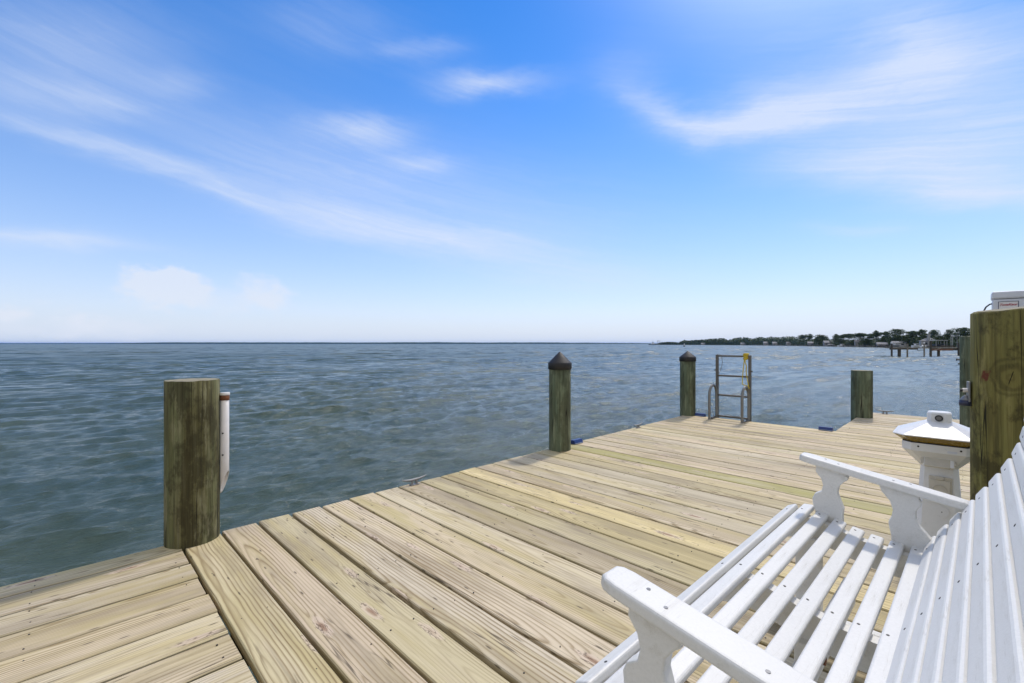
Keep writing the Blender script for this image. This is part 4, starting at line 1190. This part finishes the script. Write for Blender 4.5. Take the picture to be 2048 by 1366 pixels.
def house(px, ybase_off, w, d, h, rh, back, wall, roof, label, rot=0.2, windows=2, hip=False, name='house'):
    d0 = shore_d(px) + back; h *= 0.85
    root = thing(name, label, 'house', far(px, d0, z=WATER + ybase_off), -math.atan2(px - CX, F) + rot, 'houses on the far right shore')
    g = G(); g.box((0, 0, h / 2 - 0.5), (w, d, h + 1)); g.build('wall', M[wall], root)
    g = G(); e = 0.35; W, D = w / 2 + e, d / 2 + e
    k = (W - D * 0.9) if hip else W
    vs = [(-W, -D, h + .005), (W, -D, h + .005), (W, D, h + .005), (-W, D, h + .005), (-k, 0, h + rh), (k, 0, h + rh)]
    g.add(vs, [(0, 1, 5, 4), (2, 3, 4, 5), (1, 2, 5), (3, 0, 4), (3, 2, 1, 0)]); g.build('roof', M[roof], root)
    for i in range(windows):
        x = (i - (windows - 1) / 2) * w / (windows + 0.3)
        g = G(); g.box((x, -d / 2 - 0.03, h * 0.52), (min(1.3, w * 0.2), 0.06, h * 0.36)); g.build('window', M['pane'], root)
    return root
hr = house(1856, 0.9, 6.6, 6, 3.5, 1.9, 9, 'house_white', 'roof', 'white house with grey hipped roof and a tall white turret on the far shore', 0.15, 2, True)
g = G(); g.box((-0.2, -3.4, 3.0), (0.95, 0.9, 6.4)); tw = g.build('turret', M['house_white'], hr)
g = G(); g.lathe([(0.75, 6.21), (0.0, 7.4)], (-0.2, -3.4, 0), 4, False, R(45)); g.build('turret_roof', M['roof'], tw)
house(1797, 0.9, 6.0, 5, 2.4, 0.9, 3, 'house_white', 'roof', 'low white cottage with grey roof behind the left end of the old pier', 0.2, 2)
house(1767, 0.8, 6.5, 5, 1.3, 1.4, 4, 'house_grey', 'roof', 'grey-roofed boathouse at the water left of the old pier', 0.1, 2)
house(1717, 0.8, 4.4, 5, 3.6, 1.2, 10, 'house_white', 'roof_dark', 'narrow pale cottage below the widest gap in the tree line', 0.1, 1)
house(1656, 0.8, 6.5, 6, 2.9, 1.8, 8, 'house_grey', 'roof', 'grey gabled house behind the covered boats', 0.2, 2)
house(1537, 0.8, 11.5, 8, 2.7, 2.0, 12, 'house_white', 'roof', 'leftmost wide pale house on the far shore, right of the ladder', 0.1, 2)
house(1555, 0.8, 11.0, 8, 2.6, 1.8, 10, 'house_white', 'roof', 'long low pale house right of the leftmost wide pale one', 0.1, 3)
house(1581, 0.8, 8.5, 7, 2.6, 1.6, 10, 'house_white', 'roof_dark', 'pale house with dark roof standing alone left of the twin pines', 0.1, 2)
house(1488, 0.8, 9.0, 7, 2.0, 1.4, 7, 'house_white', 'roof', 'tiny pale house in the woodland directly behind the ladder', 0.1, 1)
house(1408, 0.8, 10.0, 7, 2.0, 1.4, 7, 'house_white', 'roof', 'tiny pale house at the wood edge left of the ladder', 0.1, 1)
house(1624, 0.8, 7.0, 6, 2.4, 1.6, 6, 'house_grey', 'roof', 'low grey shed at the water below the twin pines', 0.1, 1, False, 'shed')

# small docks standing in front of the shore
def small_dock(px0, px1, back, label):
    dm = (shore_d(px0) + shore_d(px1)) / 2 - back
    a = far(px0, shore_d(px0) - back, z=0); b = far(px1, shore_d(px1) - back, z=0)
    L = (b - a).length; ang = math.atan2((b - a).y, (b - a).x)
    r = random.Random(int(px0))
    root = thing('small_dock', label, 'dock', (a.x, a.y, WATER), ang, 'small docks along the far right shore')
    g = G(); g.box((L / 2, 0, 1.0), (L, 1.6, 0.18)); g.box((L * 0.4, 6, 1.0), (1.3, 11, 0.178)); g.build('deck', M['dock_far'], root)
    n = max(4, min(14, int((px1 - px0) / 4)))
    for k in range(n):
        x = L * (k + 0.5) / n
        h = r.choice([1.0, 1.7, 2.2])
        g = G(); rr = 0.17 + dm * 0.0002
        g.tube([(x, -0.9, -2), (x, -0.9, h)], rr, 7); g.build('piling', M['dock_dark' if r.random() < 0.5 else 'dock_far'], root)
for px0, px1, back, lab in [(1500, 1530, 6, 'small dock nearest the ladder, in front of dark woodland'), (1534, 1566, 6, 'small dock in front of the wide pale houses'),
                            (1570, 1604, 6, 'small dock in front of the pale house with the dark roof'), (1608, 1640, 6, 'small dock below the twin spreading pines'),
                            (1648, 1676, 5, 'small dock alongside the covered grey boat'), (1680, 1706, 5, 'small dock alongside the white-roofed boat'),
                            (1710, 1740, 5, 'small dock below the narrow pale cottage'), (1744, 1782, 4, 'small dock in front of the grey-roofed boathouse')]:
    small_dock(px0, px1, back, lab)

def boat(px, back, L, hh, label, hull='hull', top='canvas', cab=True, z0=0.0, rot=0.2, name='motor_boat', pylon=False):
    d0 = shore_d(px) - back
    root = thing(name, label, 'boat', far(px, d0, z=WATER + z0), rot, 'boats at the far right shore')
    g = G(); st = [(-0.5, 0.30, 0.0), (-0.48, 0.34, 0.1), (0.0, 0.36, 0.1), (0.3, 0.26, 0.14), (0.5, 0.02, 0.26)]
    vs = []; fs = []
    for x, w, lift in st:
        b = w * L * 0.42
        vs += [(x * L, -b, hh * (0.9 + lift)), (x * L, -b * 0.7, 0.0 - 0.25), (x * L, 0, -0.5), (x * L, b * 0.7, -0.25), (x * L, b, hh * (0.9 + lift))]
    for i in range(len(st) - 1):
        for k in range(5):
            k2 = (k + 1) % 5
            fs.append((i * 5 + k, i * 5 + k2, (i + 1) * 5 + k2, (i + 1) * 5 + k))
    fs += [(4, 3, 2, 1, 0), tuple(len(vs) - 5 + k for k in range(5))]
    g.add(vs, fs); g.build('hull', M[hull], root)
    if cab:
        g = G(); g.box((0.02 * L, 0, hh * 0.9 + hh * 0.5), (L * 0.34, L * 0.22, hh * 1.0), bevel=0.06); cb = g.build('cabin', M['hull'], root)
        g = G(); g.box((0.02 * L, -L * 0.112, hh * 0.9 + hh * 0.6), (L * 0.28, 0.03, hh * 0.36)); g.build('window', M['pane'], cb)
        g = G(); g.box((-0.02 * L, 0, hh * 2.1), (L * 0.46, L * 0.25, 0.12), bevel=0.03); g.build('hardtop', M[top], root)
    else:
        g = G(); g.lathe([(L * 0.40, hh * 0.95), (L * 0.34, hh * 1.3), (L * 0.15, hh * 1.7), (0, hh * 1.75)], (0, 0, 0), 10); o = g.build('cover', M[top], root); o.scale = (1, 0.32, 1)
    return root
boat(1661, 9, 8.5, 1.3, 'grey covered boat at a small dock under the broad low pine', hull='house_grey', top='house_grey', cab=False)
boat(1684, 8, 7.0, 1.0, 'white-roofed motor boat left of the narrow pale cottage', top='hull')
boat(1832, 7, 5.0, 0.85, 'white cabin cruiser between the low cottage and the turreted house', top='hull', z0=0.6)
boat(1791, 10, 5.6, 0.8, 'pale motor boat on a lift behind the left end of the old pier', hull='house_grey', top='hull', z0=1.0)
boat(1848, 10, 4.2, 0.7, 'small open white boat below the turreted house', top='hull', cab=False, z0=0.4)

# boat canopy with thin posts
cn = thing('boat_canopy', 'pale flat boat canopy on thin posts right of the turreted house', 'boat canopy', far(1877, shore_d(1877) - 8, z=WATER), 0.1)
g = G(); g.box((0, 0, 4.0), (6.2, 3.2, 0.22)); g.build('roof', M['hull'], cn)
for x in (-2.9, 1.5, 2.9):
    for y in (-1.4, 1.4):
        g = G(); g.box((x, y, 1.2), (0.16, 0.16, 5.4)); g.build('post', M['house_white'], cn)
g = G(); g.box((0, 0, 1.5), (5.6, 2.0, 1.3), bevel=0.2); g.build('covered_boat', M['hull_dark'], cn)
for px, yt, lab in [(1902, 667.5, 'taller of two pale boat masts beside the leaning pine'), (1905, 671, 'shorter of two pale boat masts beside the leaning pine'), (1914, 665, 'lone thin grey mast right of the two pale masts')]:
    d0 = shore_d(px) - 6; zt = H - (yt - CY) / F * d0
    ro = thing('mast', lab, 'mast', far(px, d0, z=WATER), 0)
    g = G(); g.tube([(0, 0, -2), (0, 0, zt - WATER)], 0.12 if px < 1910 else 0.09, 8); g.build('pole', M['house_white' if px < 1910 else 'house_grey'], ro)
    g = G(); g.box((0, 0, (zt - WATER) * 0.62), (1.0, 0.06, 0.06)); g.build('spreader', M['house_grey'], ro)

# the old pier in the middle distance
PD = 86.0
pier = thing('old_pier', 'dark weathered pier on pilings in the middle distance, left of the tall pilings', 'pier', far(1779, PD, z=0), R(-4))
sx = PD / F
X = lambda px: (px - 1779) * sx
g = G(); g.box((X(1862), 0.5, 0.28), (X(1945), 1.3, 0.12)); g.build('deck', M['dock_far'], pier)
g = G(); g.box((X(1881), 0.7, 0.53), (X(1829), 0.5, 0.20)); g.box((X(1893), 0.5, 0.74), (X(1805), 0.22, 0.12)); g.build('stacked_beam', M['dock_dark'], pier)
g = G(); g.box((X(1820), 0.6, 0.30), (X(1832), 0.3, 0.12)); g.build('catwalk', M['dock_far'], pier)
g = G(); g.box((X(1805), -0.1, 0.12), (X(1832) , 0.12, 0.26)); g.box((X(1900), -0.12, 0.06), (X(1870), 0.12, 0.40)); g.build('beam', M['dock_dark'], pier)
g = G(); g.box((X(1876), -0.22, -0.02), (X(1819), 0.06, 0.34)); g.build('board_panel', M['dock_red'], pier)
g = G(); g.tube([(X(1853), -0.4, -0.3), (X(1872), -0.4, 0.25)], 0.05, 6); g.build('brace', M['dock_far'], pier)
g = G(); g.box((X(1836), -0.3, -0.1), (1.2, 0.3, 0.1)); g.build('step', M['dock_dark'], pier)
for px, yt, rr, mt, capd in [(1780.5, 687, 0.16, 'dock_dark', True), (1799, 698, 0.27, 'dock_dark', False), (1810, 687.5, 0.14, 'dock_far', False), (1841.5, 687, 0.12, 'dock_far', True), (1853.5, 681.5, 0.19, 'dock_dark', False),
                          (1873, 699, 0.22, 'dock_dark', False), (1906.5, 685, 0.24, 'dock_dark', False), (1911, 687, 0.13, 'dock_far', True), (1932, 684, 0.2, 'dock_dark', False)]:
    zt = H - (yt - CY) / F * PD
    g = G(); yy = -0.35 if zt > 0.3 else 0.2
    g.tube([(X(px), yy, -4), (X(px), yy, zt)], rr, 10); pl = g.build('piling', M[mt], pier)
    if capd:
        g = G(); g.lathe([(rr * 1.1, zt + 0.005), (rr * 1.1, zt + 0.12), (0, zt + 0.26)], (X(px), yy, 0), 10); g.build('white_cap', M['hull'], pl)

# vessel, posts and buoy off the point
d0 = 820
v = thing('work_vessel', 'tiny dark work vessel with white wheelhouse off the wooded point', 'vessel', far(1305, d0, z=WATER), 0.0)
k = d0 / F
g = G(); g.prism([(-6.5 * k, 0), (6.5 * k, 0), (7.5 * k, 2.2 * k), (5 * k, 1.7 * k), (-4 * k, 1.6 * k), (-7.2 * k, 2.0 * k)], 4.0, Matrix(((1, 0, 0, 0), (0, 0, 1, -2), (0, 1, 0, -0.3), (0, 0, 0, 1)))); g.build('hull', M['hull_dark'], v)
g = G(); g.box((0.5 * k, 0, 2.9 * k), (5.2 * k, 3.0, 2.4 * k), bevel=0.1); wh = g.build('wheelhouse', M['hull'], v)
g = G(); g.box((0.5 * k, 0, 4.6 * k), (3.2 * k, 2.4, 1.0 * k), bevel=0.1); g.build('upper_deck', M['house_grey'], wh)
g = G(); g.tube([(0.6 * k, 0, 5.0 * k), (0.6 * k, 0, 8.4 * k)], 0.22, 6); g.build('mast', M['house_grey'], v)
for px, yt, lab in [(1315, 680.5, 'leftmost of three thin posts right of the tiny work vessel'), (1317.5, 680, 'middle of three thin posts right of the tiny work vessel'), (1320, 681, 'rightmost of three thin posts right of the tiny work vessel')]:
    ro = thing('marker_post', lab, 'post', far(px, 830, z=WATER), 0, 'posts by the point')
    g = G(); g.tube([(0, 0, -2), (0, 0, H - (yt - CY) / F * 830 - WATER)], 0.28, 6); g.build('pole', M['house_grey'], ro)
bu = thing('channel_buoy', 'small dark buoy with pale top on the water left of the far capped piling', 'buoy', far(1368.5, 375, z=WATER), 0)
g = G(); g.lathe([(0.5, -0.6), (0.85, 0.0), (0.85, 0.5), (0.45, 0.8)], seg=14); g.build('float', M['hull_dark'], bu)
g = G(); g.lathe([(0.42, 0.8), (0.36, 2.0), (0.12, 2.3), (0.05, 2.9)], seg=10); g.build('top_mark', M['hull'], bu)

# moist air between here and the far shore
hz_m = bpy.data.materials.new('haze'); hz_m.use_nodes = True
n_ = NT(hz_m.node_tree)
for nd in list(hz_m.node_tree.nodes):
    if nd.type == 'BSDF_PRINCIPLED': hz_m.node_tree.nodes.remove(nd)
pv = n_.new('ShaderNodeVolumePrincipled')
pv.inputs['Color'].default_value = (0.20, 0.46, 1.0, 1); pv.inputs['Density'].default_value = 0.00005
pv.inputs['Anisotropy'].default_value = 0.2
out = [nd for nd in hz_m.node_tree.nodes if nd.type == 'OUTPUT_MATERIAL'][0]
n_.l.new(pv.outputs[0], out.inputs['Volume'])
g = G(); g.box((0, 0, 12.0), (29000, 29000, 36.0))
hz_o = g.build('haze', hz_m); tag(hz_o, kind='stuff'); hz_o.display_type = 'WIRE'
